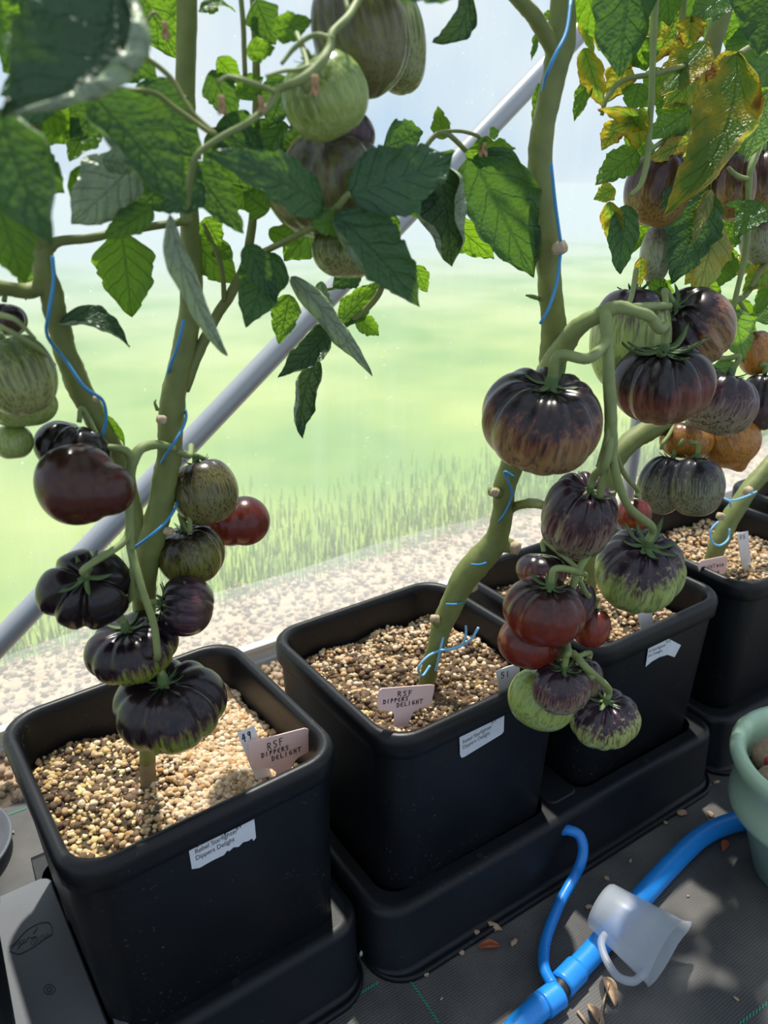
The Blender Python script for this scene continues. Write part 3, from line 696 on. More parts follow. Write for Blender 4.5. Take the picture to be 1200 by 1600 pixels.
# ------------------------------------------------------------------ tomatoes
def sepal_mesh(i):
    rnd = random.Random(i); n = 8; V = []; Fc = []; up = rnd.uniform(0.1, 0.9); tw = rnd.uniform(-0.5, 0.5)
    for k in range(n+1):
        t = k/n; w = 0.13*(1-t)**0.8*(0.55+1.3*t)*1.25 + 0.004; x = t; z = 0.05 + up*0.5*t*t - 0.10*math.sin(t*3.1); y = tw*0.3*t*t
        V += [(x, y-w, z+0.03), (x, y, z-0.035), (x, y+w, z+0.03), (x, y, z+0.01)]
    for k in range(n):
        a = k*4; b = a+4
        for q in range(4): Fc.append((a+q, a+(q+1) % 4, b+(q+1) % 4, b+q))
    Fc += [(3, 2, 1, 0), (n*4, n*4+1, n*4+2, n*4+3)]
    return mesh('sepal', V, Fc)
SEP = [sepal_mesh(i) for i in range(7)]
TOM = {}
def tomato(key, label, c, Y, a, h, axis, style, ribs=7, rib=0.10, dent=0.22, calyx=None, lobes=(), point=0.0, group=None, nsep=6, spin=0.0, seplen=1.0, flat=0.0, balls=()):
    """c: centre in px, a: half width in px, h: half height along the axis in px, axis: stem-end direction (right, up, towards viewer)"""
    C = onY(c[0], c[1], Y); s = px2m(C); A = a*s; H = h*s
    ax = cam2w(axis); ax = ax/np.linalg.norm(ax)
    ref = RGT - ax*np.dot(RGT, ax)
    if np.linalg.norm(ref) < 0.2: ref = UPV - ax*np.dot(UPV, ax)
    ref /= np.linalg.norm(ref); sd_ = np.cross(ax, ref)
    rng = random.Random(sum(ord(ch) for ch in key)*17)
    nt_, np_ = 32, 80
    offs = [2*math.pi*(k+rng.uniform(-0.28, 0.28))/ribs + spin for k in range(ribs)]; deps = [rng.uniform(0.35, 1.0) for _ in range(ribs)]
    p2, p3 = rng.uniform(0, 6.28), rng.uniform(0, 6.28)
    V = []; T = []
    for i in range(nt_+1):
        th = math.pi*i/nt_; st, ct = math.sin(th), math.cos(th)
        for j in range(np_):
            ph = 2*math.pi*j/np_
            g = 0.0
            for o_, d_ in zip(offs, deps):
                dd = abs((ph-o_+math.pi) % (2*math.pi)-math.pi); g += d_*math.exp(-(dd/0.135)**2)
            fade = max(0.0, math.cos(th*0.5))**0.9 if ct > -0.95 else 0.2
            rr = 1 - 1.35*rib*g*fade*min(1, th/0.25) + 0.030*math.sin(2*ph+p2)*st + 0.022*math.sin(3*ph+p3)*st
            sp = st**0.86 if st > 0 else 0
            x = rr*sp*math.cos(ph); y = rr*sp*math.sin(ph)
            z = math.copysign(abs(ct)**(1.0+flat), ct)*(1 - 0.9*rib*g*fade)
            z -= dent*math.exp(-(th/0.42)**2) * 1.0
            z += 0.06*math.exp(-((math.pi-th)/0.25)**2)
            if point: z -= point*math.exp(-((math.pi-th)/0.22)**2)
            v = np.array([x*A, y*A, z*H])
            for (lx, ly, lz, amp, wd_) in lobes:      # bulges in units of A; direction in (ref, side, axis)
                dv = np.array([lx, ly, lz]); dv = dv/np.linalg.norm(dv); un = v/(np.linalg.norm(v)+1e-9)
                v = v*(1 + amp*math.exp(-((1-np.dot(un, dv))/wd_)**2))
            wv = ref*v[0] + sd_*v[1] + ax*v[2]
            if balls:
                R0 = np.linalg.norm(wv); dw = wv/(R0+1e-12)
                for (bx, by, bz, br_) in balls:          # side lobes: centre (right, up, towards viewer) and radius in units of A
                    cb = cam2w((bx, by, bz))*A; rb = br_*A; dc = float(np.dot(dw, cb)); q_ = rb*rb-float(np.dot(cb, cb))+dc*dc
                    if q_ > 0 and dc > 0: R0 = max(R0, dc+math.sqrt(q_))
                wv = dw*R0
            V.append(wv); T.append((math.cos(ph)*st, math.sin(ph)*st, i/nt_))
    i, j = np.meshgrid(np.arange(nt_), np.arange(np_), indexing='ij'); j2 = (j+1) % np_
    Fc = np.stack([i*np_+j, (i+1)*np_+j, (i+1)*np_+j2, i*np_+j2], -1).reshape(-1, 4)
    off = np.array([rng.uniform(0, 20) for _ in range(2)]+[0])
    e = empty('tomato', C)
    o = add('fruit', mesh('fruit', V, Fc, tcv=np.array(T)), TM[style], e)
    tag(e, label, 'tomato', group)
    top = C + ax*(H*(1-dent)*0.96)
    TOM[key] = dict(top=top, ax=ax, A=A, H=H, C=C, obj=e)
    if calyx:
        L = calyx*A*seplen
        V, Fc = tube_geo([top-ax*0.002, top+ax*0.12*A, top+ax*0.24*A], [0.16*A*0.8, 0.10*A, 0.085*A], n=10, sub=3)
        cx = add('calyx', mesh('calyx', [p-C for p in V], Fc), M['calyx'], e)
        for k in range(nsep):
            an = 2*math.pi*(k+rng.uniform(-0.25, 0.25))/nsep
            dx = ref*math.cos(an)+sd_*math.sin(an); dz = ax; dy = np.cross(dz, dx)
            l = L*rng.uniform(0.75, 1.15)
            q = bpy.data.objects.new('sepal', SEP[(k+len(key)) % 7]); COL.objects.link(q); q.parent = cx
            if len(SEP[0].materials) == 0:
                for m_ in SEP: m_.materials.append(M['calyx'])
            P = (top-C)+ax*0.05*A + dx*0.04*A
            q.matrix_local = Matrix(((dx[0]*l, dy[0]*l, dz[0]*l, P[0]), (dx[1]*l, dy[1]*l, dz[1]*l, P[1]), (dx[2]*l, dy[2]*l, dz[2]*l, P[2]), (0, 0, 0, 1)))
    return e
G1 = 'tomatoes on the nearest plant'; G2 = 'tomatoes on the hanging truss'; G3 = 'tomatoes high on the middle vine'; G4 = 'tomatoes among the yellowing leaves'
UPT = (0.0, 0.80, 0.60)
# plant one, lower truss
tomato('t1', 'lowest black-purple ribbed tomato with green base hanging over the nearest pot', (265,1102), -0.075, 86, 60, (-0.06,0.86,0.5), 'blackgreen', 9, 0.12, 0.24, 0.42, group=G1)
tomato('t2', 'dark purple flattened tomato just above the lowest one', (207,1012), -0.045, 71, 46, (-0.1,0.85,0.5), 'blackgreen', 10, 0.11, 0.22, 0.45, group=G1)
tomato('t3', 'black deeply lobed tomato facing the viewer left of the stems', (136,920), -0.060, 66, 60, (0.28,0.45,0.85), 'black', 5, 0.20, 0.22, 0.62, nsep=5, group=G1, lobes=((-0.6,-0.5,0.5,0.16,0.22),(0.9,-0.2,0.3,0.10,0.2)))
tomato('t4', 'purple tomato turned sideways with its stalk pointing left', (290,946), -0.055, 48, 44, (-0.93,0.15,0.30), 'purple', 9, 0.10, 0.22, 0.72, group=G1)
tomato('t5', 'large smooth brown tomato with a side lobe, blossom end towards the viewer', (121,756), -0.085, 63, 64, (-0.22,0.72,-0.25), 'brown', 5, 0.03, 0.12, None, group=G1, balls=((0.78,-0.14,0.06,0.66), (0.35,-0.55,0.1,0.42)))
tomato('t6', 'dark tomato tucked behind the large brown one by the stem', (112,700), -0.045, 57, 42, (0.3,0.9,0.1), 'black', 6, 0.14, 0.2, None, group=G1)
tomato('t7', 'dark striped tomato hanging right of the nearest stem', (320,768), -0.015, 52, 54, (-0.25,0.92,0.1), 'striped', 7, 0.05, 0.15, 0.45, group=G1)
tomato('t8', 'dark red double-lobed tomato at the right of the nearest cluster', (352,816), 0.030, 42, 38, (0.1,0.9,-0.1), 'darkred', 5, 0.06, 0.12, 0.4, group=G1, balls=((0.72,0.05,-0.1,0.93),))
tomato('t10', 'olive green tomato with dark stripes below the striped one', (298,866), -0.012, 52, 48, (-0.15,0.9,0.35), 'olive', 7, 0.06, 0.16, 0.4, group=G1)
# left edge
tomato('t11', 'big green striped tomato cut by the left edge', (26,585), -0.10, 58, 66, (-0.25,0.9,0.3), 'greenstripe', 7, 0.10, 0.18, 0.45, group=G1)
tomato('t12', 'pale green lobed tomato under the big green striped one', (36,634), -0.06, 52, 34, (-0.1,0.95,0.1), 'lime', 6, 0.12, 0.15, None, group=G1)
tomato('t13', 'small plain green tomato lowest at the left edge', (20,690), -0.05, 30, 28, (-0.1,0.95,0.1), 'lime', 5, 0.04, 0.1, None, group=G1)
tomato('t14', 'dark purple tomato peeking out above the green one at the left edge', (8,500), -0.03, 34, 26, (0,0.95,0.1), 'purple', 6, 0.08, 0.1, None, group=G1)
# high middle
tomato('t15', 'round light green striped tomato hanging above the middle leaves', (508,150), -0.20, 71, 63, (-0.42,0.75,0.5), 'green', 9, 0.04, 0.14, 0.30, group=G3)
tomato('t16', 'large green and purple tomato at the top edge above the round green one', (562,52), -0.15, 75, 92, (-0.25,0.9,0.2), 'greenpurple', 6, 0.10, 0.12, None, group=G3, point=0.10)
tomato('t17', 'olive green tomato at the top edge behind the green and purple one', (620,62), -0.115, 47, 84, (-0.15,0.95,0.0), 'greenstripe', 5, 0.08, 0.1, None, group=G3)
tomato('t18', 'wide olive tomato half hidden behind the middle leaves', (515,292), -0.14, 104, 78, (0.0,0.95,0.2), 'greenpurple', 8, 0.10, 0.15, None, group=G3)
tomato('t19', 'green tomato peeping out below the middle leaves', (541,392), -0.15, 53, 42, (0.05,0.95,0.2), 'greenstripe', 7, 0.08, 0.12, None, group=G3)
tomato('t20', 'dark purple tomato hidden behind the round green one', (520,215), -0.13, 66, 45, (0,0.95,0.1), 'purple', 8, 0.08, 0.15, None, group=G3)
# hanging truss
tomato('a', 'large bronze and black ribbed tomato left on the hanging truss', (847,656), -0.215, 97, 78, (0.10,0.80,0.60), 'bronze', 11, 0.12, 0.26, 0.42, nsep=5, group=G2)
tomato('b', 'purple ribbed tomato with spread green calyx high on the truss', (1034,598), -0.19, 77, 62, (-0.10,0.86,0.5), 'plum', 9, 0.12, 0.22, 0.85, nsep=9, group=G2)
tomato('c', 'plum and tan tomato topmost right on the hanging truss', (1080,514), -0.145, 67, 60, (-0.62,0.55,0.45), 'bronze', 7, 0.13, 0.22, 0.5, group=G2)
tomato('d', 'green tomato with purple shoulders behind the truss stalk', (985,530), -0.125, 64, 84, (0.05,0.97,0.1), 'limepur', 6, 0.06, 0.14, 0.5, group=G2)
tomato('e', 'grey-purple streaked tomato right of the hanging truss', (1122,628), -0.135, 58, 52, (0.30,0.85,0.25), 'greypur', 8, 0.07, 0.18, 0.45, group=G2)
tomato('f', 'dark purple tomato at the right edge beside the grey-purple one', (1188,628), -0.09, 34, 46, (0.1,0.95,0.1), 'purple', 6, 0.06, 0.12, 0.5, group=G4)
tomato('g', 'orange striped tomato with a pointed tip right of centre', (1140,688), -0.075, 46, 42, (-0.35,0.9,0.0), 'orange', 6, 0.05, 0.12, None, point=0.32, group=G4)
tomato('h', 'golden orange tomato behind the two streaked ovals', (1072,688), -0.045, 40, 30, (0.1,0.95,0.1), 'orange', 6, 0.05, 0.12, None, group=G4)
tomato('i', 'dark green-purple oval tomato left of the streaked pair', (1036,757), -0.05, 38, 48, (0.25,0.9,0.25), 'greystripe', 6, 0.05, 0.12, 0.55, group=G4)
tomato('j', 'grey oval tomato with black streaks hanging in front of the pair', (1088,760), -0.10, 42, 48, (0.0,0.97,0.12), 'greystripe', 5, 0.03, 0.08, 0.5, group=G4)
tomato('k', 'tall purple ribbed tomato in the middle of the hanging truss', (905,809), -0.215, 60, 70, (0.12,0.74,0.62), 'greypur', 10, 0.13, 0.24, 0.62, nsep=6, group=G2, lobes=((-0.3,0.5,0.8,0.10,0.25),))
tomato('l', 'small red tomato behind the truss above the lime and purple one', (990,803), -0.15, 28, 26, (0.1,0.95,0.1), 'red', 5, 0.05, 0.1, None, group=G2)
tomato('m', 'lime green tomato with purple shoulders and star calyx on the truss', (999,891), -0.21, 71, 62, (0.02,0.78,0.62), 'limepur', 9, 0.09, 0.22, 0.62, nsep=8, group=G2)
tomato('n', 'red-brown tomato with a green calyx low on the truss', (850,954), -0.245, 63, 52, (0.12,0.88,0.45), 'darkred', 8, 0.11, 0.2, 0.55, nsep=7, group=G2)
tomato('o', 'dark red tomato tucked under the red-brown one', (826,1004), -0.225, 50, 40, (0.2,0.9,0.1), 'darkred', 6, 0.10, 0.15, None, group=G2)
tomato('p', 'dark tomato peeping up behind the red-brown one', (846,892), -0.205, 40, 28, (0.1,0.95,0.1), 'plum', 6, 0.06, 0.12, None, group=G2)
tomato('q', 'dark purple tomato squeezed behind the red-brown one on the right', (904,942), -0.205, 26, 36, (0.2,0.9,0.1), 'purple', 6, 0.06, 0.12, None, group=G2)
tomato('r', 'bright red tomato low on the truss at the right', (924,979), -0.205, 30, 33, (0.15,0.95,0.1), 'red', 5, 0.08, 0.12, 0.5, group=G2)
tomato('s', 'purple and tan tomato near the truss tip with green calyx', (876,1073), -0.265, 45, 42, (0.05,0.88,0.45), 'greypur', 8, 0.09, 0.2, 0.72, nsep=7, group=G2)
tomato('t', 'lime green flecked tomato behind the purple and tan one', (846,1092), -0.235, 52, 47, (0.35,0.9,0.1), 'lime', 7, 0.06, 0.15, None, group=G2)
tomato('u', 'lime and purple streaked tomato at the very tip of the truss', (944,1122), -0.255, 54, 42, (-0.05,0.85,0.52), 'limepur_hi', 9, 0.08, 0.2, 0.5, nsep=6, group=G2)
tomato('v', 'purple tomato half hidden behind the truss tip', (916,1062), -0.225, 26, 34, (0.1,0.95,0.1), 'greypur', 6, 0.06, 0.12, None, group=G2)
# high right
tomato('w', 'purple and orange tomato among the yellowing leaves', (1028,296), -0.09, 50, 58, (0.15,0.9,0.35), 'orangepur', 7, 0.05, 0.15, 0.35, group=G4)
tomato('x', 'pale streaked tomato below the purple and orange one', (1026,396), -0.075, 25, 46, (0.1,0.97,0.1), 'pale', 6, 0.05, 0.1, None, group=G4)
tomato('y', 'purple orange tomato behind the long curled leaf', (1146,292), -0.07, 34, 52, (0.0,0.97,0.1), 'orangepur', 6, 0.05, 0.1, None, group=G4)
tomato('z', 'dark orange tomato at the right edge beside the curled leaf', (1190,290), -0.055, 38, 52, (0.0,0.97,0.1), 'orangepur', 6, 0.05, 0.1, None, group=G4)
tomato('za', 'grey streaked tomato at the right edge below the dark orange one', (1188,375), -0.05, 30, 38, (0.0,0.97,0.1), 'pale', 6, 0.05, 0.1, None, group=G4)
tomato('zb', 'orange tomato at the right edge under the pale leaf', (1181,551), -0.055, 30, 36, (-0.2,0.95,0.1), 'orange', 6, 0.05, 0.1, None, group=G4)

# ------------------------------------------------------------------ leaves
def leaf(parent, b, t, Yb, Yt, w, roll=0.0, cl=0.3, cr=0.3, bend=0.0, arc=0.0, m='leaf', teeth=0.5, nt_=5, shape=0.42, tipcurl=0.0, tilt=0.0, name='leaf', lobe=0.0):
    """b,t base and tip px; w full width px; roll turns the blade round its midrib (180 = underside to viewer);
    cl/cr rolling of the two margins (radians); bend sags out of plane; arc bows the midrib in the picture plane (px)"""
    B = onY(b[0], b[1], Yb); T = onY(t[0], t[1], Yt)
    s = px2m((B+T)/2); W = w*s*0.5
    ax = T-B; Ln = np.linalg.norm(ax); ax /= Ln
    view = CAM-(B+T)/2; view /= np.linalg.norm(view)
    side = np.cross(view, ax); side /= np.linalg.norm(side); nrm = np.cross(ax, side)
    cr_, sr_ = math.cos(R(roll)), math.sin(R(roll))
    S2 = side*cr_ + nrm*sr_; N2 = -side*sr_ + nrm*cr_
    up_side = side
    nu, nv = 40, 8
    rng = random.Random(int(b[0]*3+b[1]*7+t[0]*11+t[1])); ph0 = rng.uniform(0, 6.28)
    V = []; UV = []
    for i in range(nu+1):
        u = i/nu
        # outline
        wdt = (math.sin(math.pi*min(1, u)**(shape*1.6))**0.85 if 0 < u < 1 else 0.0)
        wdt = max(wdt, 0.02*(1-u))
        wl = wr_ = wdt
        for sgn in (0, 1):
            tt = (u*nt_*1.35 + 0.3*sgn + 0.15*math.sin(u*11+ph0+sgn*2)) % 1.0
            k_ = 1 - teeth*0.34*(tt if tt < 0.8 else (1-tt)*4)*(0.3+0.7*u) - lobe*0.55*(0.5-0.5*math.cos(2*math.pi*(u*2.4+0.15+0.2*sgn)))**2 + 0.07*math.sin(u*17+ph0*3+sgn)
            if sgn: wr_ = wdt*k_
            else: wl = wdt*k_
        c0 = B + ax*Ln*u + up_side*arc*s*4*u*(1-u) + N2*bend*Ln*4*u*(1-u)
        if tipcurl and u > 0.72:
            q = (u-0.72)/0.28; c0 = c0 - ax*Ln*0.28*q*q*0.45*abs(tipcurl) + N2*tipcurl*Ln*0.22*q*q
        for j in range(-nv, nv+1):
            v = j/nv; av = abs(v); c = cl if v < 0 else cr; wdt = wl if v < 0 else wr_
            c = c*(1+0.25*math.sin(u*9+ph0+(0 if v < 0 else 2)))
            # arc-length integral of rolling margin: angle grows as v^2
            n = 6; x = z = 0.0
            for k in range(n):
                q = av*(k+0.5)/n; an = c*q*q*1.25; x += math.cos(an)*av/n; z += math.sin(an)*av/n
            zz = z*W*wdt + 0.045*W*math.sin(2*math.pi*(u*6.0-av**0.8*1.7)+ph0+0.8*math.sin(v*3+ph0))*av*(1-av*0.4) + 0.06*W*math.sin(u*13+v*5+ph0)*av + 0.05*W*math.sin(u*29-v*11+2*ph0)*av*av
            V.append(c0 + S2*math.copysign(x, v)*W*wdt + N2*zz); UV.append((u, 0.5+0.5*v))
    nn = 2*nv+1
    i, j = np.meshgrid(np.arange(nu), np.arange(nn-1), indexing='ij')
    Fc = np.stack([i*nn+j, i*nn+j+1, (i+1)*nn+j+1, (i+1)*nn+j], -1).reshape(-1, 4)
    # orient so that the upper face looks along N2
    p = np.array(V); f = Fc[(nu//2)*(nn-1)+nv]; nn_ = np.cross(p[f[1]]-p[f[0]], p[f[2]]-p[f[0]])
    if np.dot(nn_, N2) < 0: Fc = Fc[:, ::-1].copy()
    o = add(name, mesh(name, V, Fc, uv=UV), M[m]); keep(o, parent)
    return o
def stem(parent, P, rad, m='stem', name='stem', n=12, sub=7, lump=0.045):
    """P: (px, py, Y) list, rad: half widths in px"""
    W = [onY(a, b, c) for a, b, c in P]; rr = [r*px2m(w) for r, w in zip(rad, W)]
    return tube(name, W, rr, M[m], parent, n=n, sub=sub, lump=lump)
def pedicel(parent, key, P, rad, name='truss_stem'):
    t = TOM[key]; top = t['top']+t['ax']*0.22*t['A']
    W = [onY(a, b, c) for a, b, c in P]
    k = top + t['ax']*0.35*t['A']
    W = W+[k, top-t['ax']*0.05*t['A']] if len(W) else [k, top]
    rr = list(np.linspace(rad[0], rad[1], len(W))); rr = [r*px2m(w) for r, w in zip(rr, W)]
    return tube(name, W, rr, M['stem_pale'], parent, n=10, sub=6, lump=0.02)
def scar(parent, px, py, Y, r, d=(0, 0, 1)):
    C = onY(px, py, Y); s = px2m(C)*r; dd = cam2w(d); dd /= np.linalg.norm(dd)
    tube('pruning_scar', [C-dd*s*1.2, C-dd*s*0.2, C+dd*s*0.5], [s*0.9, s*1.0, s*0.85], M['scar'], parent, n=12, sub=3, lump=0.08)
    return C

# --- plant one
b1 = onZ(232, 1216, 0.280)
pl1 = empty('tomato_plant', b1); tag(pl1, 'forked tomato plant growing in the nearest pot with black fruit', 'plant', 'tomato plants in the row')
Yb = float(b1[1])
stem(pl1, [(232,1228,Yb), (231,1190,Yb), (229,1150,Yb)], [13,12,11.5], 'stem_woody', 'stem_base')
stem(pl1, [(230,1190,Yb), (229,1100,Yb), (228,1000,Yb+0.005), (224,920,0.0), (232,860,-0.005), (246,810,-0.01), (258,750,-0.015), (266,690,-0.02), (268,640,-0.02), (279,580,-0.02), (293,520,-0.02), (300,440,-0.02), (296,340,-0.02), (290,200,-0.03), (291,80,-0.03), (292,-60,-0.03)],
     [12,13,15,19,22,20,19,19,20,18,18,17,15,15,16,16], n=16)
stem(pl1, [(222,880,-0.002), (214,820,-0.0), (205,770,0.0), (190,722,-0.01), (165,680,-0.02), (145,645,-0.025), (122,600,-0.03), (104,555,-0.035), (92,510,-0.04), (80,460,-0.045), (68,420,-0.05), (66,385,-0.05)], [13,12,11,13,16,18,19,18,17,18,17,15], n=14)
stem(pl1, [(72,445,-0.045), (40,455,-0.05), (10,450,-0.06), (-40,440,-0.07)], [14,12,11,11], name='side_shoot')
stem(pl1, [(66,395,-0.05), (90,378,-0.05), (140,372,-0.05), (190,362,-0.05), (250,352,-0.04), (292,345,-0.025)], [13,8,7,6,6,6], name='leaf_stalk')
stem(pl1, [(66,390,-0.05), (58,330,-0.06), (50,240,-0.08), (60,120,-0.09), (80,-40,-0.09)], [14,13,12,12,12], name='side_shoot')
scar(pl1, 250, 655, -0.045, 7, (-0.6, 0.1, 0.7)); scar(pl1, 265, 830, -0.035, 7, (0.7, 0, 0.6)); scar(pl1, 150, 622, -0.055, 5, (0.3, 0.5, 0.7)); 
stem(pl1, [(246,640,-0.035), (242,630,-0.04), (244,624,-0.04)], [3,2,1], name='side_shoot')
# truss one
stem(pl1, [(270,700,-0.035), (245,695,-0.05), (222,700,-0.06), (207,722,-0.065), (203,760,-0.068), (202,800,-0.07), (204,850,-0.075), (210,890,-0.08)], [7,7,8,9,7,7,7,6], 'stem_pale', 'truss_stem')
stem(pl1, [(207,730,-0.064), (200,708,-0.066), (180,700,-0.062), (158,700,-0.055)], [7,7,6,5], 'stem_pale', 'truss_stem')
pedicel(pl1, 't3', [(202,828,-0.073), (190,850,-0.08)], (6,5))
pedicel(pl1, 't2', [(208,885,-0.08), (205,930,-0.075)], (6,5))
pedicel(pl1, 't4', [(208,880,-0.08), (220,918,-0.08)], (6,5))
pedicel(pl1, 't1', [(206,860,-0.078), (222,920,-0.095), (240,975,-0.10), (246,1020,-0.10)], (6,5.5))
pedicel(pl1, 't7', [(276,705,-0.03), (296,712,-0.02)], (5,4)); pedicel(pl1, 't8', [(284,706,-0.02), (320,718,0.01), (350,750,0.03)], (4,4))
pedicel(pl1, 't10', [(296,800,-0.03), (296,830,-0.03)], (4,4))
stem(pl1, [(0,492,-0.10), (25,500,-0.12), (55,530,-0.12)], [5,4,3], 'stem_pale', 'truss_stem'); stem(pl1, [(-10,505,-0.12), (20,520,-0.13), (60,545,-0.12), (85,570,-0.09)], [4,4,4,3], 'stem_pale', 'truss_stem')
# right-hand shoot from the fork up to the middle cluster
stem(pl1, [(288,610,-0.02), (308,556,-0.025), (335,500,-0.03), (360,460,-0.04), (380,420,-0.05), (393,360,-0.06), (397,290,-0.07), (400,200,-0.08), (400,100,-0.08), (395,-40,-0.08)], [8,9,8,8,7,7,6,6,6,6], name='side_shoot')
stem(pl1, [(350,470,-0.04), (348,430,-0.05), (338,392,-0.055), (318,350,-0.06)], [4,4,4,3], name='leaf_stalk')
# long pale truss stem in front: from (295,330) up to the green tomato
stem(pl1, [(292,345,-0.19), (292,310,-0.20), (300,268,-0.21), (310,240,-0.215), (345,215,-0.22), (390,190,-0.23), (420,165,-0.23), (435,140,-0.23), (470,125,-0.24), (500,100,-0.24), (515,75,-0.235), (520,50,-0.23), (545,25,-0.22), (570,-20,-0.2)], [8,7,6,5,5,5,6,6,7,8,7,6,6,6], 'stem_pale', 'truss_stem')
stem(pl1, [(430,145,-0.23), (410,135,-0.235), (380,125,-0.235), (355,120,-0.23), (340,130,-0.23)], [4,4,4,3.5,3], 'stem_pale', 'truss_stem')
stem(pl1, [(505,98,-0.24), (470,108,-0.235), (440,112,-0.23), (415,120,-0.225)], [4,4,3,3], 'stem_pale', 'truss_stem')
stem(pl1, [(520,60,-0.235), (490,55,-0.22), (460,75,-0.21), (440,100,-0.21)], [4,4,4,3], 'stem_pale', 'truss_stem')
stem(pl1, [(180,65,-0.18), (220,85,-0.18), (265,120,-0.18), (300,175,-0.19), (340,213,-0.2)], [4,4,4,4,4], name='leaf_stalk')
stem(pl1, [(190,140,-0.19), (240,145,-0.19), (275,170,-0.19), (335,212,-0.2)], [4,4,4,4], name='leaf_stalk')
stem(pl1, [(375,-20,-0.1), (380,40,-0.1), (383,120,-0.1)], [4,4,4], name='leaf_stalk')
stem(pl1, [(225,75,-0.15), (228,40,-0.15), (240,20,-0.15), (252,30,-0.15)], [3,3,2.5,2], name='flower_stalk')
stem(pl1, [(530,320,-0.205), (505,345,-0.19), (470,365,-0.17), (430,385,-0.12), (395,400,-0.07)], [5,5,5,5,5], name='leaf_stalk')
stem(pl1, [(547,302,-0.215), (536,312,-0.21), (528,325,-0.205)], [5,5,5], 'stem_pale', 'leaf_stalk')
stem(pl1, [(690,205,-0.13), (720,205,-0.135), (745,212,-0.14), (752,222,-0.14)], [2.5,3,3,3], name='flower_stalk')
stem(pl1, [(600,300,-0.12), (650,250,-0.125), (690,207,-0.13), (738,245,-0.135)], [4,4,4,4], name='leaf_stalk')
stem(pl1, [(520,520,-0.06), (545,505,-0.06), (575,480,-0.07), (595,452,-0.08), (590,420,-0.09), (560,380,-0.1)], [3,4,5,5,5,5], name='leaf_stalk')
stem(pl1, [(460,435,-0.08), (490,450,-0.08), (520,450,-0.07), (560,430,-0.08)], [3,3,3,3], name='leaf_stalk')
# dried flowers
for (px, py, Y, s) in ((258,42,-0.16,9), (346,158,-0.235,10), (408,158,-0.235,9), (492,127,-0.262,11), (755,224,-0.145,10), (205,82,-0.17,9)):
    C = onY(px, py, Y); k = px2m(C)*s*1.7; mb = MB()
    for j in range(5):
        an = j*1.257+px; dirv = np.array([math.cos(an)*0.45, math.sin(an)*0.45, -1.0]); sdv = np.array([-math.sin(an), math.cos(an), 0])
        mb.addm([C-sdv*k*0.25, C+sdv*k*0.25, C+dirv*k*0.7+sdv*k*0.35, C+dirv*k*1.2, C+dirv*k*0.7-sdv*k*0.35], [(0, 1, 2, 3, 4)])
    mb.addm(*tube_geo([C+np.array([0, 0, k*0.5]), C, C-np.array([0, 0, k*0.5])], [k*0.25, k*0.35, k*0.2], n=8, sub=2))
    mb.build('dried_flower', M['dry'], pl1, True)
for kk, P in (('t5', [(158,700,-0.055), (140,694,-0.06)]), ('t6', [(160,700,-0.052)]), ('t11', [(0,492,-0.10)]), ('t12', [(-20,560,-0.06)]), ('t13', [(-20,620,-0.05)]), ('t14', [(-20,470,-0.05)]), ('t15', [(470,125,-0.24), (480,100,-0.23)]),
              ('t16', [(545,25,-0.22), (530,-60,-0.18)]), ('t17', [(570,-20,-0.2), (600,-60,-0.14)]), ('t18', [(470,125,-0.235), (500,190,-0.16)]), ('t19', [(500,190,-0.16), (535,330,-0.15)]), ('t20', [(460,130,-0.23)])):
    pedicel(pl1, kk, P, (4, 4))
# leaves of plant one: left top
Lf = lambda *a, **k: leaf(pl1, *a, **k)
Lf((178,-50), (2,182), -0.27, -0.30, 275, roll=14, cl=0.5, cr=4.0, arc=60, bend=0.05, m='leaf_thick', teeth=0.15)
Lf((0,170), (82,384), -0.27, -0.29, 150, roll=0, cl=0.9, cr=1.9, arc=-4, m='leaf_dark', teeth=0.25, bend=-0.05)
Lf((148,150), (292,325), -0.22, -0.25, 135, roll=0, cl=2.0, cr=0.6, arc=6, m='leaf_dark', teeth=0.2, bend=-0.04)
Lf((-5,310), (40,442), -0.18, -0.17, 90, roll=20, m='leaf', bend=0.06)
Lf((190,365), (206,496), -0.03, -0.03, 100, roll=15, cl=0.2, cr=0.3, m='leaf', lobe=0.15, teeth=0.4)
Lf((195,-60), (278,92), 0.02, 0.0, 110, roll=10, m='leaf')
Lf((40,-20), (84,116), -0.05, -0.06, 90, roll=-20, m='leaf', teeth=0.6)
Lf((150,175), (108,252), -0.06, -0.07, 62, roll=20, m='leaf')
Lf((265,335), (372,577), -0.20, -0.19, 60, roll=165, cl=2.4, cr=2.0, arc=-16, m='leaf_thick', teeth=0.2, tipcurl=0.5)
Lf((92,505), (204,548), -0.06, -0.07, 56, roll=-35, cl=1.8, cr=0.5, arc=24, m='leaf_thick', teeth=0.2, tipcurl=0.3)
Lf((428,395), (384,512), -0.11, -0.12, 80, roll=15, cl=0.5, cr=0.4, m='leaf_dark', teeth=0.4)
Lf((385,382), (432,472), -0.13, -0.13, 50, roll=-10, m='leaf_dark')
Lf((452,460), (436,538), -0.08, -0.08, 48, roll=10, m='leaf')
Lf((300,375), (372,444), -0.02, -0.03, 72, roll=-15, m='leaf', lobe=0.2)
Lf((405,290), (345,320), -0.03, -0.03, 62, roll=5, m='leaf')
Lf((215,130), (315,250), -0.16, -0.17, 95, roll=-10, m='leaf_dark')
Lf((505,322), (318,238), -0.20, -0.24, 100, roll=28, cl=0.3, cr=0.4, m='leaf_dark', lobe=0.3, bend=0.06)
Lf((545,303), (710,238), -0.215, -0.22, 125, roll=-12, cl=0.25, cr=0.3, arc=-10, m='leaf_dark', lobe=0.4, teeth=0.7, bend=0.04)
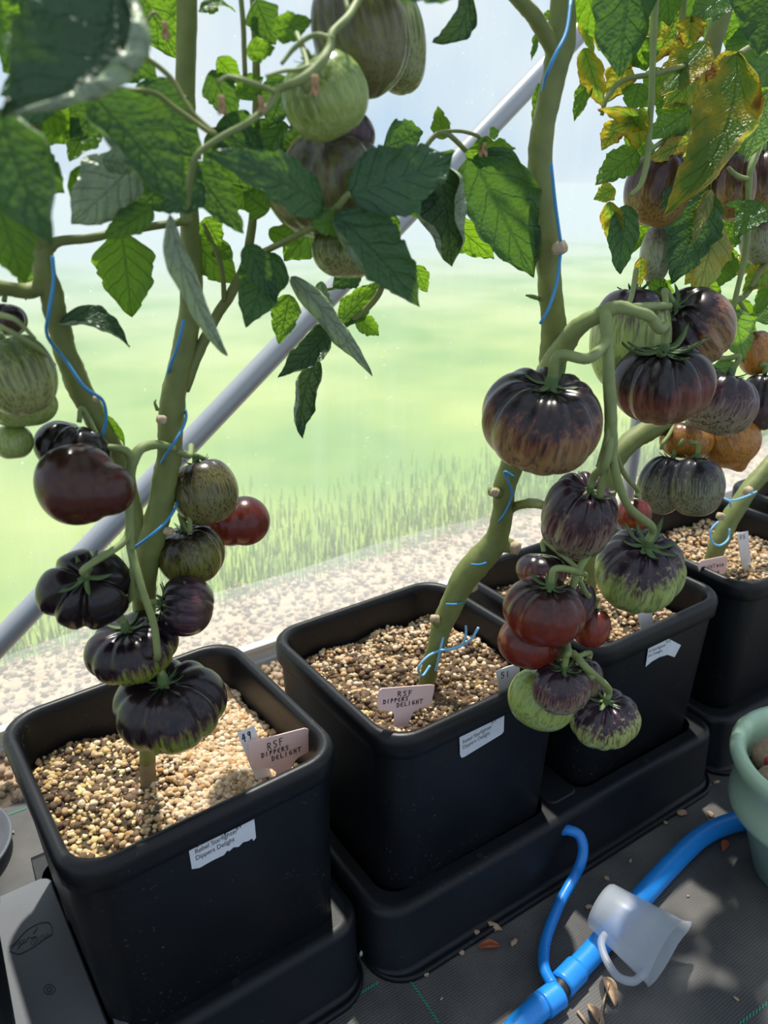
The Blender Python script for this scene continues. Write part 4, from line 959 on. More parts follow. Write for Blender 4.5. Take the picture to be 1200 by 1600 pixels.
Lf((522,335), (656,480), -0.21, -0.225, 125, roll=-8, cl=2.0, cr=0.3, arc=4, m='leaf_dark', lobe=0.35, teeth=0.6)
Lf((530,345), (486,352), -0.205, -0.215, 46, roll=5, m='leaf')
Lf((736,240), (834,432), -0.135, -0.14, 140, roll=10, cl=1.6, cr=0.3, m='leaf_dark', shape=0.36, teeth=0.3)
Lf((686,258), (706,417), -0.13, -0.135, 140, roll=5, cl=2.5, cr=2.5, m='leaf_thick', teeth=0.2)
Lf((700,340), (772,404), -0.10, -0.10, 66, roll=15, cl=0.5, cr=1.0, m='leaf', lobe=0.2)
Lf((693,218), (684,166), -0.12, -0.12, 34, roll=-20, m='leaf')
Lf((728,238), (806,232), -0.14, -0.15, 52, roll=30, m='leaf', lobe=0.3)
Lf((765,210), (780,205), -0.14, -0.14, 20, roll=0, m='leaf')
Lf((734,-15), (668,68), -0.15, -0.14, 52, roll=-30, cl=0.3, cr=1.6, arc=22, m='leaf_thick', teeth=0.3, tipcurl=0.3)
Lf((456,432), (582,588), -0.10, -0.09, 58, roll=165, cl=2.2, cr=1.8, arc=6, m='leaf_thick', teeth=0.3)
Lf((516,508), (434,590), -0.07, -0.07, 64, roll=20, cl=1.6, cr=1.2, arc=8, m='leaf_thick', teeth=0.4)
Lf((494,560), (468,690), -0.07, -0.07, 62, roll=-15, cl=2.2, cr=1.8, arc=-8, m='leaf_thick', teeth=0.4, tipcurl=0.5)
Lf((530,505), (592,440), -0.06, -0.06, 50, roll=10, cl=0.8, cr=0.6, m='leaf')
Lf((558,496), (592,524), -0.06, -0.06, 36, roll=20, cl=1.2, m='leaf')
Lf((500,440), (520,510), -0.085, -0.08, 40, roll=150, cl=1.4, cr=1.4, m='leaf_dark')
Lf((648,415), (667,457), -0.10, -0.10, 32, roll=0, m='leaf')
Lf((425,50), (488,32), -0.16, -0.16, 44, roll=5, m='leaf')
Lf((385,80), (430,75), -0.14, -0.14, 36, roll=10, m='leaf')
Lf((505,335), (444,408), -0.03, -0.03, 86, roll=10, m='leaf')
Lf((-25,10), (45,88), -0.16, -0.17, 80, roll=-15, m='leaf')
Lf((130,95), (0,150), -0.20, -0.22, 90, roll=15, m='leaf_dark')
Lf((8,50), (40,102), -0.24, -0.25, 36, roll=160, cl=1.2, cr=1.2, m='leaf')
Lf((210,255), (112,350), -0.12, -0.13, 105, roll=175, cl=0.5, cr=0.4, m='leaf_thick', teeth=0.2)
Lf((160,250), (225,262), -0.15, -0.16, 50, roll=190, cl=1.5, cr=1.2, m='leaf_dark')
Lf((238,325), (160,374), -0.13, -0.13, 48, roll=15, m='leaf')
Lf((320,290), (250,330), -0.20, -0.19, 60, roll=20, m='leaf_dark')
Lf((300,255), (380,365), -0.18, -0.17, 66, roll=-20, m='leaf_dark')
Lf((340,10), (310,18), -0.06, -0.06, 24, roll=40, m='leaf'); Lf((312,15), (368,18), -0.06, -0.06, 26, roll=-50, arc=10, cl=1.0, m='leaf')
Lf((350,180), (400,250), -0.10, -0.10, 80, roll=10, m='leaf_dark'); Lf((440,215), (500,260), -0.14, -0.14, 70, roll=-15, m='leaf_dark')
Lf((410,230), (340,215), -0.12, -0.12, 60, roll=15, m='leaf_dark')
Lf((625,300), (690,330), -0.12, -0.12, 60, roll=20, m='leaf_dark')
Lf((610,330), (590,390), -0.11, -0.11, 50, roll=-15, m='leaf')
Lf((320,340), (345,385), -0.06, -0.06, 40, roll=0, m='leaf'); Lf((420,360), (470,380), -0.10, -0.10, 34, roll=15, m='leaf'); Lf((360,385), (330,400), -0.05, -0.05, 34, roll=5, m='leaf')
Lf((20,400), (-10,330), -0.10, -0.10, 70, roll=0, m='leaf'); Lf((48,395), (40,470), -0.03, -0.03, 40, roll=20, m='leaf')
Lf((60,170), (130,200), -0.08, -0.08, 60, roll=0, m='leaf'); Lf((270,270), (215,330), -0.08, -0.08, 80, roll=5, m='leaf_dark')
Lf((150,640), (195,700), -0.03, -0.03, 26, roll=60, cl=1.2, cr=0.6, arc=10, m='leaf')
for (bx, by, tx, ty, Yk, w, ro, mm) in ((120,-30,200,60,-0.12,100,10,'leaf_dark'), (30,-30,100,60,-0.13,110,-15,'leaf_dark'), (150,60,245,120,-0.10,90,15,'leaf_dark'), (0,40,90,120,-0.10,100,0,'leaf_dark'),
    (90,100,20,200,-0.11,100,10,'leaf_dark'), (180,130,110,220,-0.09,90,-10,'leaf_dark'), (0,230,100,300,-0.12,110,12,'leaf_dark'), (110,270,180,330,-0.10,90,-12,'leaf'), (260,180,190,270,-0.10,100,5,'leaf_dark'),
    (240,240,300,320,-0.12,90,-5,'leaf_dark'), (330,200,400,300,-0.09,90,8,'leaf_dark'), (120,150,60,230,-0.04,80,0,'leaf'), (20,120,70,180,-0.03,80,8,'leaf'), (330,110,370,190,-0.08,60,12,'leaf_dark'), (445,190,395,280,-0.09,80,10,'leaf_dark'), (400,0,430,70,-0.10,60,5,'leaf_dark'),
    (450,120,420,200,-0.10,70,8,'leaf_dark'), (340,90,375,130,-0.09,40,0,'leaf'), (420,330,380,300,-0.10,60,0,'leaf'), (560,420,520,450,-0.09,50,10,'leaf_dark'), (600,230,660,205,-0.12,70,10,'leaf_dark'), (370,150,410,120,-0.11,44,0,'leaf')):
    Lf((bx, by), (tx, ty), Yk, Yk+0.01, w, roll=ro, cl=0.6, cr=0.7, m=mm, lobe=0.15)
# foliage that continues above the picture and shades what hangs below
for k in range(38):
    x = random.uniform(-60, 760); y = random.uniform(-420, -60); Yk = random.uniform(-0.30, 0.12); an = random.uniform(0.3, 2.8); ln = random.uniform(120, 200)
    Lf((x, y), (x+ln*math.cos(an), y+ln*math.sin(an)*0.55+20), Yk, Yk+random.uniform(-0.05, 0.05), random.uniform(80, 130), roll=random.uniform(-60, 60), m=random.choice(['leaf', 'leaf_dark']))

# --- plant two
b2 = onZ(668, 1068, 0.288)
pl2 = empty('tomato_plant', b2); tag(pl2, 'tall tomato plant in the second pot with thick bare stem and heavy truss', 'plant', 'tomato plants in the row')
Yb = float(b2[1])
stem(pl2, [(664,1078,Yb), (672,1040,Yb-0.005), (684,1000,Yb-0.01), (692,975,Yb-0.01), (712,930,Yb-0.02), (736,890,Yb-0.03), (762,862,Yb-0.04), (780,830,Yb-0.05), (786,790,Yb-0.06), (790,755,-0.09), (806,710,-0.10), (830,660,-0.11), (852,610,-0.125), (864,560,-0.135), (864,500,-0.14), (858,430,-0.145), (848,340,-0.15), (843,260,-0.15), (852,180,-0.15), (868,110,-0.15), (876,60,-0.15), (884,-60,-0.15)],
     [12,12,14,17,18,22,21,17,16,18,18,18,20,21,19,18,21,19,18,19,23,17], n=18, sub=6)
stem(pl2, [(664,1084,Yb), (668,1064,Yb), (673,1045,Yb)], [14,13,11.5], 'stem_woody', 'stem_base')
stem(pl2, [(870,85,-0.15), (850,50,-0.15), (828,18,-0.15), (790,-20,-0.15), (730,-60,-0.15)], [15,13,12,11,11], name='side_shoot')
scar(pl2, 878, 386, -0.175, 11, (0.75, 0.1, 0.6)); scar(pl2, 806, 856, -0.09, 11, (0.8, -0.25, 0.4)); scar(pl2, 738, 917, -0.06, 9, (0.1, -0.2, 0.9)); scar(pl2, 677, 967, -0.04, 7, (-0.8, 0.1, 0.3)); scar(pl2, 770, 768, -0.10, 7, (-0.8, 0.4, 0.3))
stem(pl2, [(770,850,-0.07), (790,852,-0.08), (804,855,-0.085)], [14,12,11], name='side_shoot'); stem(pl2, [(786,775,-0.08), (776,770,-0.095), (768,768,-0.10)], [9,8,7], name='side_shoot'); stem(pl2, [(692,980,-0.035), (684,972,-0.04), (676,967,-0.04)], [9,8,7], name='side_shoot')
stem(pl2, [(790,800,-0.075), (808,790,-0.10), (830,786,-0.13), (850,790,-0.17), (880,800,-0.19)], [8,7,8,7,6], name='side_shoot')
stem(pl2, [(845,468,-0.145), (834,463,-0.15), (822,461,-0.15)], [4,2.5,1], name='side_shoot')
# hanging truss
stem(pl2, [(858,580,-0.14), (878,545,-0.16), (905,510,-0.185), (940,490,-0.205), (965,480,-0.215), (990,486,-0.225), (1015,495,-0.225), (1028,512,-0.222)], [20,17,14,12,11,9,9,8], 'stem_pale', 'truss_stem')
stem(pl2, [(945,488,-0.21), (948,510,-0.22), (950,560,-0.235), (953,620,-0.245), (955,680,-0.25), (955,720,-0.25)], [10,10,9,10,10,9], 'stem_pale', 'truss_stem')
stem(pl2, [(954,640,-0.247), (948,690,-0.25), (935,730,-0.25)], [7,6,5], 'stem_pale', 'truss_stem')
stem(pl2, [(965,482,-0.215), (1000,480,-0.20), (1030,478,-0.18), (1045,478,-0.16)], [7,7,6,6], 'stem_pale', 'truss_stem')
pedicel(pl2, 'a', [(950,530,-0.225), (920,560,-0.25)], (9,8)); pedicel(pl2, 'b', [(1015,495,-0.225), (1030,515,-0.225)], (8,7))
pedicel(pl2, 'k', [(954,680,-0.25), (945,725,-0.255)], (8,6)); pedicel(pl2, 'm', [(955,700,-0.25), (965,750,-0.255), (985,795,-0.255)], (7,6.5))
stem(pl2, [(950,700,-0.25), (940,760,-0.24), (925,850,-0.235), (900,900,-0.24), (885,960,-0.24), (885,1010,-0.25), (905,1030,-0.27), (925,1060,-0.28)], [6,6,6,6,6,6,6,5.5], 'stem_pale', 'truss_stem')
pedicel(pl2, 'n', [(905,895,-0.24), (890,890,-0.255)], (6,5)); pedicel(pl2, 's', [(886,1005,-0.25), (888,1020,-0.27)], (5.5,5)); pedicel(pl2, 'u', [(895,1020,-0.26), (918,1045,-0.28)], (6,5.5)); pedicel(pl2, 'r', [(905,905,-0.235), (918,930,-0.22)], (4.5,4))
pedicel(pl2, 'c', [(1040,480,-0.165)], (6,5))
for kk, P in (('d', [(965,482,-0.215), (985,470,-0.16)]), ('l', [(955,690,-0.25), (975,740,-0.19)]), ('p', [(905,890,-0.24)]), ('q', [(905,895,-0.235)]), ('o', [(886,950,-0.24)]), ('t', [(886,1005,-0.25)]), ('v', [(905,1025,-0.26)])):
    pedicel(pl2, kk, P, (4, 4))
Lf = lambda *a, **k: leaf(pl2, *a, **k)
Lf((845,40), (830,95), -0.13, -0.13, 18, roll=40, m='leaf', lobe=0.4); Lf((842,130), (832,200), -0.12, -0.12, 16, roll=30, m='leaf', lobe=0.4); Lf((862,20), (846,30), -0.13, -0.13, 14, roll=0, m='leaf')
Lf((845,467), (820,462), -0.15, -0.15, 7, roll=20, m='leaf')
for k in range(16):
    x = random.uniform(640, 1000); y = random.uniform(-420, -90); Yk = random.uniform(-0.30, 0.10); an = random.uniform(0.3, 2.8); ln = random.uniform(110, 180)
    Lf((x, y), (x+ln*math.cos(an), y+ln*math.sin(an)*0.5), Yk, Yk, random.uniform(70, 120), roll=random.uniform(-60, 60), m='leaf')

# --- plant three and four
b3 = pot_pt(3, 0.0, 0.01, 0.285)
pl3 = empty('tomato_plant', b3); tag(pl3, 'yellowing tomato plant in the third pot behind the hanging truss', 'plant', 'tomato plants in the row')
def pxof(P):
    d = np.asarray(P)-CAM; z = d@FWD; return 600+F_PX*(d@RGT)/z, 800-F_PX*(d@UPV)/z
q = pxof(b3)
stem(pl3, [(q[0], q[1]+8, b3[1]), (918,930,-0.01), (925,860,-0.015), (945,780,-0.02), (962,720,-0.02), (988,688,-0.02), (1020,668,-0.02), (1048,655,-0.02), (1070,610,-0.02), (1082,540,-0.03), (1090,460,-0.04), (1095,380,-0.04), (1098,300,-0.04), (1094,220,-0.04), (1098,140,-0.05), (1110,80,-0.05), (1128,20,-0.05), (1140,-60,-0.05)], [12,12,13,14,15,16,17,15,13,12,11,11,11,12,14,15,15,15], n=14)
stem(pl3, [(1026,-40,-0.10), (1022,30,-0.10), (1020,90,-0.105), (1018,150,-0.11), (1014,210,-0.11), (1010,258,-0.115), (1000,290,-0.12), (985,305,-0.12)], [6,6,5,5,5,5,4,3], 'stem_pale', 'leaf_stalk')
stem(pl3, [(1100,80,-0.05), (1065,95,-0.06), (1020,115,-0.07), (975,125,-0.08), (950,150,-0.09), (940,180,-0.09)], [5,5,4,4,4,3], name='leaf_stalk')
stem(pl3, [(1020,118,-0.105), (1050,108,-0.10), (1085,100,-0.06)], [4,4,4], name='leaf_stalk')
stem(pl3, [(1155,84,-0.13), (1175,72,-0.12), (1210,55,-0.11)], [4,5,6], name='leaf_stalk')
stem(pl3, [(1200,170,-0.08), (1188,220,-0.09), (1172,270,-0.10), (1168,330,-0.10), (1165,390,-0.10), (1155,440,-0.10), (1145,485,-0.10)], [5,5,5,5,5,4,4], 'stem_pale', 'leaf_stalk')
stem(pl3, [(1138,262,-0.10), (1152,275,-0.10), (1170,280,-0.10)], [3,4,4], 'stem_pale', 'leaf_stalk')
stem(pl3, [(1210,395,-0.06), (1190,420,-0.06), (1165,460,-0.06), (1130,480,-0.06), (1090,490,-0.04)], [5,5,5,5,5], name='leaf_stalk')
stem(pl3, [(1075,150,-0.05), (1078,190,-0.06), (1080,215,-0.07)], [4,4,4], 'stem_pale', 'leaf_stalk'); stem(pl3, [(1068,-30,-0.06), (1066,30,-0.06), (1060,60,-0.07)], [5,5,4], 'stem_pale', 'leaf_stalk')
stem(pl3, [(1055,660,-0.03), (1045,680,-0.045), (1036,692,-0.05), (1033,702,-0.05)], [3,3,3,3], 'stem_pale', 'truss_stem')
pedicel(pl3, 'i', [(1075,660,-0.05), (1066,690,-0.06)], (4,3.5)); pedicel(pl3, 'j', [(1074,665,-0.05), (1080,690,-0.07)], (4,3.5)); pedicel(pl3, 'w', [(1015,235,-0.11)], (4,4))
for kk, P in (('g', [(1078,590,-0.03), (1120,630,-0.06)]), ('h', [(1070,615,-0.025)]), ('x', [(1092,420,-0.045), (1040,345,-0.06)]), ('y', [(1096,230,-0.045)]), ('z', [(1172,270,-0.10)]), ('za', [(1170,320,-0.09)]), ('zb', [(1155,470,-0.06)])):
    pedicel(pl3, kk, P, (3.5, 3.5))
pedicel(pl3, 'e', [(1082,540,-0.03), (1128,560,-0.12)], (5,4)); pedicel(pl3, 'f', [(1190,570,-0.08)], (4,4))
Lf = lambda *a, **k: leaf(pl3, *a, **k)
Lf((985,-60), (967,121), -0.20, -0.20, 104, roll=-8, cl=0.3, cr=1.2, m='leaf_dark', teeth=0.1, shape=0.5)
Lf((908,-40), (946,74), -0.15, -0.15, 62, roll=15, m='leaf')
Lf((1225,-60), (1186,88), -0.22, -0.22, 130, roll=0, m='leaf_dark', teeth=0.2)
Lf((1152,82), (1036,338), -0.13, -0.15, 125, roll=-5, cl=0.3, cr=2.3, arc=34, m='leaf_yellow', teeth=0.6, lobe=0.12)
Lf((1100,245), (1032,328), -0.12, -0.13, 56, roll=10, m='leaf_dark')
Lf((1105,300), (1050,444), -0.11, -0.11, 92, roll=-10, m='leaf_dark', lobe=0.15, teeth=0.7)
Lf((1122,350), (1088,468), -0.12, -0.12, 66, roll=170, m='leaf_chlor', teeth=0.5, lobe=0.15)
Lf((1112,296), (1082,384), -0.115, -0.12, 30, roll=160, cl=1.0, cr=0.8, m='leaf_chlor')
Lf((1100,382), (1154,400), -0.115, -0.115, 46, roll=170, m='leaf_chlor')
Lf((1128,385), (1148,432), -0.11, -0.11, 34, roll=10, m='leaf')
Lf((1000,228), (934,172), -0.10, -0.10, 50, roll=-20, cl=0.9, arc=-22, m='leaf_yellow', lobe=0.2)
Lf((1016,180), (955,204), -0.105, -0.105, 36, roll=-12, cl=0.8, cr=0.6, m='leaf_yellow')
Lf((912,75), (942,168), -0.13, -0.13, 46, roll=10, cl=0.8, cr=0.7, m='leaf_yellow', lobe=0.2)
Lf((905,25), (928,85), -0.13, -0.13, 26, roll=-20, cl=1.0, cr=1.0, m='leaf_yellow', lobe=0.2)
Lf((920,122), (897,190), -0.12, -0.12, 28, roll=20, m='leaf')
Lf((995,236), (930,288), -0.09, -0.09, 56, roll=15, m='leaf', lobe=0.2)
Lf((960,294), (928,312), -0.09, -0.09, 32, roll=0, m='leaf_yellow')
Lf((952,315), (964,394), -0.09, -0.09, 38, roll=15, m='leaf_yellow', lobe=0.2)
Lf((978,320), (966,434), -0.10, -0.10, 52, roll=-10, cl=0.5, m='leaf_dark', tipcurl=0.5, lobe=0.1)
Lf((1104,66), (1028,152), -0.08, -0.09, 72, roll=12, m='leaf_yellow', lobe=0.15)
Lf((1100,108), (1036,168), -0.08, -0.09, 66, roll=-10, m='leaf_yellow')
Lf((1078,172), (1012,218), -0.095, -0.10, 54, roll=10, m='leaf')
Lf((1082,216), (1012,250), -0.10, -0.115, 40, roll=-15, m='leaf_yellow')
Lf((1215,92), (1152,142), -0.09, -0.10, 58, roll=5, m='leaf')
Lf((1205,140), (1164,254), -0.10, -0.10, 56, roll=168, m='leaf', teeth=0.2)
Lf((1190,315), (1148,368), -0.12, -0.12, 52, roll=10, m='leaf')
Lf((1162,318), (1132,320), -0.11, -0.11, 14, roll=0, m='leaf')
Lf((1148,485), (1162,566), -0.11, -0.11, 54, roll=170, m='leaf', lobe=0.1)
Lf((1150,570), (1100,585), -0.10, -0.10, 30, roll=20, m='leaf')
Lf((1215,412), (1160,455), -0.06, -0.06, 50, roll=10, m='leaf_yellow'); Lf((1205,445), (1182,492), -0.06, -0.06, 30, roll=10, m='leaf')
Lf((1135,-10), (1078,34), -0.09, -0.09, 56, roll=15, m='leaf'); Lf((1040,-30), (1046,42), -0.09, -0.09, 52, roll=-15, m='leaf')
Lf((1002,402), (1000,448), -0.08, -0.08, 20, roll=0, m='leaf_yellow')
Lf((1082,25), (1074,78), -0.09, -0.09, 48, roll=10, cl=1.0, m='leaf_yellow')
Lf((1040,455), (1010,440), -0.10, -0.10, 30, roll=0, m='leaf'); Lf((1045,450), (1020,475), -0.11, -0.11, 24, roll=20, m='leaf')
Lf((1185,45), (1130,120), -0.03, -0.03, 60, roll=10, m='leaf'); Lf((1000,60), (1010,110), -0.05, -0.05, 60, roll=10, m='leaf'); Lf((960,70), (1000,100), -0.04, -0.04, 50, roll=-20, m='leaf_yellow')
Lf((1000,130), (985,175), -0.05, -0.05, 46, roll=10, m='leaf'); Lf((1060,150), (1040,220), -0.04, -0.04, 60, roll=-10, m='leaf'); Lf((1150,150), (1120,240), -0.03, -0.03, 70, roll=10, m='leaf_yellow')
Lf((1130,400), (1120,450), -0.04, -0.04, 60, roll=10, m='leaf'); Lf((1180,400), (1190,350), -0.04, -0.04, 50, roll=10, m='leaf'); Lf((1050,20), (1000,50), -0.04, -0.04, 56, roll=-20, m='leaf_yellow')
Lf((1130,250), (1100,330), -0.03, -0.03, 60, roll=15, m='leaf'); Lf((1085,440), (1130,475), -0.06, -0.06, 40, roll=0, m='leaf'); Lf((1180,500), (1200,480), -0.04, -0.04, 40, roll=0, m='leaf')
for (bx, by, tx, ty, Yk, w, ro, mm) in ((940,-20,985,60,-0.03,70,10,'leaf'), (1010,-20,985,70,-0.02,70,-10,'leaf_dark'), (1060,20,1020,100,-0.02,70,5,'leaf_yellow'), (1170,0,1140,90,-0.02,80,-8,'leaf'), (1085,-20,1110,60,-0.01,80,0,'leaf_dark'),
    (980,100,950,160,-0.03,56,12,'leaf_yellow'), (1040,110,1000,170,-0.02,60,-12,'leaf'), (1130,90,1090,170,-0.01,76,8,'leaf_dark'), (1190,100,1200,190,-0.01,70,0,'leaf'), (1160,180,1120,270,-0.01,76,10,'leaf'), (1060,190,1080,260,-0.01,66,0,'leaf_yellow'),
    (1200,220,1160,290,0.0,70,10,'leaf_dark'), (1010,210,975,260,-0.04,56,8,'leaf'), (1080,330,1060,400,-0.03,60,-8,'leaf_dark'), (1150,330,1120,400,-0.02,66,6,'leaf'), (1200,390,1150,430,-0.02,60,8,'leaf_yellow'), (1000,330,985,400,-0.03,44,-15,'leaf'), (1130,470,1180,520,-0.04,56,0,'leaf'), (1020,440,1050,470,-0.05,40,0,'leaf'),
    (1110,400,1070,445,-0.06,50,0,'leaf_chlor'), (970,190,940,235,-0.06,44,20,'leaf_yellow'), (950,20,935,80,-0.06,44,-15,'leaf_yellow')):
    Lf((bx, by), (tx, ty), Yk, Yk+0.01, w, roll=ro, cl=0.8, cr=0.7, m=mm, lobe=0.2)
for k in range(34):
    x = random.uniform(930, 1330); y = random.uniform(-420, -60); Yk = random.uniform(-0.25, 0.15); an = random.uniform(0.3, 2.8); ln = random.uniform(90, 160)
    Lf((x, y), (x+ln*math.cos(an), y+ln*math.sin(an)*0.55+20), Yk, Yk, random.uniform(60, 100), roll=random.uniform(-60, 60), m=random.choice(['leaf', 'leaf_yellow', 'leaf_dark']))

b4 = onZ(1112, 888, 0.292)
pl4 = empty('tomato_plant', b4); tag(pl4, 'tomato plant with slanting bare stem in the right pot', 'plant', 'tomato plants in the row')
Yb = float(b4[1])
stem(pl4, [(1108,900,Yb), (1116,868,Yb), (1128,838,Yb), (1150,795,Yb), (1178,755,Yb), (1215,715,Yb), (1270,660,Yb), (1330,560,Yb), (1380,300,Yb)], [13,13,14,14,13,13,13,12,12], n=14)
scar(pl4, 1170, 766, Yb-0.02, 7, (0, 0.3, 0.9)); scar(pl4, 1124, 806, Yb, 6, (-0.8, 0.3, 0.2))

# ------------------------------------------------------------------ twine
def twine(P, w, lab, m='twine'):
    o = tube('twine', [onY(a, b, c) for a, b, c in P], w*0.0009, M[m], n=6, sub=5); tag(o, lab, 'twine', 'blue support twine'); return o
twine([(287,500,-0.045), (284,515,-0.048), (275,548,-0.042), (262,585,-0.02), (268,610,0.005), (284,630,-0.005), (291,648,-0.03), (286,668,-0.05), (271,693,-0.055), (257,714,-0.04), (250,735,-0.005), (262,765,0.008), (277,782,-0.02), (264,810,-0.05), (238,835,-0.055), (208,857,-0.035)], 1.6, 'blue twine winding up the right-hand stem of the nearest plant')
twine([(82,400,-0.085), (84,440,-0.085), (76,490,-0.085), (74,525,-0.07), (100,560,-0.06), (132,605,-0.07), (160,625,-0.065), (166,655,-0.06), (160,680,-0.055)], 1.6, 'blue twine wound on the left stem of the nearest plant')
twine([(892,0,-0.175), (885,50,-0.19), (868,85,-0.195), (853,120,-0.19), (848,140,-0.17)], 1.7, 'blue twine at the top of the thick middle stem')
twine([(861,255,-0.175), (868,320,-0.175), (876,378,-0.175)], 1.7, 'blue twine hanging free above the scar on the middle stem')
twine([(876,395,-0.175), (870,440,-0.18), (858,480,-0.185), (844,506,-0.18)], 1.7, 'blue twine crossing the middle stem below the scar')
twine([(803,745,-0.125), (788,738,-0.12), (800,770,-0.11), (790,800,-0.105), (779,815,-0.09)], 1.6, 'blue twine round the second plant stem under the bronze tomato')
twine([(768,875,-0.075), (752,882,-0.085), (736,882,-0.08)], 1.5, 'blue loop high on the lower bend of the second stem'); twine([(730,938,-0.055), (714,944,-0.065), (697,944,-0.055)], 1.5, 'blue loop low on the second stem above the knot')
def knot(name, lab, parts, w):
    e = empty(name, onY(*parts[0][1][0])); tag(e, lab, 'twine', 'blue support twine')
    for nm, P in parts: tube(nm, [onY(*p) for p in P], w*0.0009, M['twine_pale'], e, n=6, sub=6)
knot('twine_knot', 'pale blue twine tied in a knot with loose ends at the second stem base', [
    ('loop', [(688,1016,-0.055), (668,1026,-0.06), (654,1044,-0.06), (660,1056,-0.055), (672,1040,-0.05)]), ('loop', [(688,1016,-0.055), (684,1035,-0.05), (680,1048,-0.045)]), ('loop', [(688,1016,-0.055), (694,990,-0.045), (698,975,-0.03)]),
    ('loose_end', [(688,1016,-0.06), (706,1014,-0.07), (722,1008,-0.075), (728,990,-0.075), (728,978,-0.075)]), ('loose_end', [(688,1016,-0.06), (712,1012,-0.07), (735,1000,-0.075), (748,980,-0.075)])], 1.9)
knot('twine_knot', 'blue twine loop tied round the slanting stem in the right pot', [
    ('loop', [(1122,815,Yb-0.02), (1110,830,Yb-0.02), (1114,848,Yb-0.025), (1126,852,Yb-0.03), (1138,842,Yb-0.025), (1140,826,Yb-0.02)]), ('loop', [(1130,778,Yb-0.02), (1144,782,Yb-0.03), (1165,776,Yb-0.03), (1182,768,Yb-0.02)]), ('bow', [(1130,778,Yb-0.02), (1140,784,Yb-0.03), (1142,792,Yb-0.03)])], 1.9)
twine([(1064,240,-0.05), (1068,258,-0.05), (1070,275,-0.05)], 1.8, 'short blue twine showing behind the purple and orange tomato'); twine([(1128,0,-0.075), (1120,20,-0.08), (1114,32,-0.075)], 1.6, 'blue twine at the top of the yellowing plant')
twine([(1205,324,-0.11), (1188,334,-0.11)], 1.6, 'bit of blue twine at the right edge by the dark orange tomato')
twine([(912,962,-0.03), (918,980,-0.03), (915,990,-0.03)], 2.2, 'blue twine showing behind the bright red tomato')

# ------------------------------------------------------------------ plant tags and stickers
STK = {'R': [[(0,0),(0.05,1)],[(0.05,0.95),(0.6,0.95),(0.6,0.6),(0.1,0.5)],[(0.25,0.5),(0.7,0)]], 'S': [[(0.75,0.95),(0.25,0.95),(0.1,0.72),(0.4,0.55),(0.65,0.3),(0.5,0.03),(0.05,0.05)]],
 'F': [[(0.1,0),(0.15,1)],[(0.15,1),(0.8,1)],[(0.12,0.55),(0.6,0.55)]], 'D': [[(0.1,0),(0.12,1)],[(0.0,0.95),(0.55,0.9),(0.75,0.5),(0.5,0.05),(0.05,0.0)]], 'I': [[(0.3,0),(0.35,1)]],
 'P': [[(0.1,0),(0.15,1)],[(0.15,1),(0.65,0.9),(0.6,0.55),(0.15,0.5)]], 'E': [[(0.7,0.95),(0.15,0.8),(0.1,0.15),(0.7,0.02)],[(0.12,0.5),(0.5,0.52)]], 'L': [[(0.12,1),(0.1,0.02)],[(0.1,0.02),(0.7,0.05)]],
 'G': [[(0.7,0.9),(0.25,0.95),(0.05,0.5),(0.3,0.05),(0.7,0.15)],[(0.7,0.15),(0.7,0.45)],[(0.7,0.45),(0.4,0.45)]], 'H': [[(0.1,0),(0.12,1)],[(0.7,0),(0.72,1)],[(0.1,0.5),(0.7,0.52)]],
 'T': [[(0.4,0),(0.42,1)],[(-0.1,0.98),(1.0,1.02)]], '4': [[(0.3,1),(0.05,0.45)],[(0.05,0.45),(0.7,0.5)],[(0.55,1),(0.45,0)]], '9': [[(0.6,0.8),(0.3,1),(0.1,0.75),(0.3,0.5),(0.6,0.75)],[(0.62,0.9),(0.5,0)]],
 '5': [[(0.7,1),(0.2,1)],[(0.2,1),(0.15,0.55)],[(0.15,0.55),(0.6,0.55),(0.65,0.2),(0.3,0),(0.05,0.1)]], '1': [[(0.35,0),(0.4,1)]], 'N': [[(0.1,0),(0.1,1)],[(0.1,1),(0.65,0)],[(0.65,0),(0.68,1)]],
 'B': [[(0.1,0),(0.12,1)],[(0.12,1),(0.6,0.9),(0.55,0.55),(0.12,0.52)],[(0.12,0.52),(0.7,0.4),(0.6,0.05),(0.1,0)]], 'U': [[(0.1,1),(0.12,0.2),(0.4,0),(0.65,0.2),(0.7,1)]], 'Q': [[(0.4,1),(0.05,0.6),(0.3,0.05),(0.7,0.4),(0.4,1)],[(0.4,0.3),(0.8,-0.1)]], 'M': [[(0.05,0),(0.15,1)],[(0.15,1),(0.4,0.4)],[(0.4,0.4),(0.65,1)],[(0.65,1),(0.75,0)]]}
def write(parent, s, O, ex, ey, Y, w, m='ink', adv=0.92):
    """handwritten strokes; O start px, ex px vector per letter, ey px vector of letter height"""
    paths = []
    for k, ch in enumerate(s):
        for st_ in STK.get(ch, []):
            P = [(O[0]+ex[0]*(k*1.0+x*0.75)+ey[0]*y, O[1]+ex[1]*(k*1.0+x*0.75)+ey[1]*y) for x, y in st_]
            Q = catmull([np.array([a, b, 0.]) for a, b in P], 4) if len(P) > 2 else [np.array([*p, 0.]) for p in P]
            paths.append([onY(q[0], q[1], Y) for q in Q])
    return stroke_mesh(paths, w, (0, -1, 0), 'handwriting', M[m], parent, 0.0002)
def plate(name, poly, Y, m, th=0.0012, parent=None):
    F_ = [onY(a, b, Y) for a, b in poly]; n = len(F_); V = F_+[p+np.array([0, th, 0]) for p in F_]
    f = [tuple(range(n)), tuple(reversed(range(n, 2*n)))] + [(k, n+k, n+(k+1) % n, (k+1) % n) for k in range(n)]
    o = add(name, mesh(name, V, f, False), M[m])
    if parent is not None: keep(o, parent)
    return o
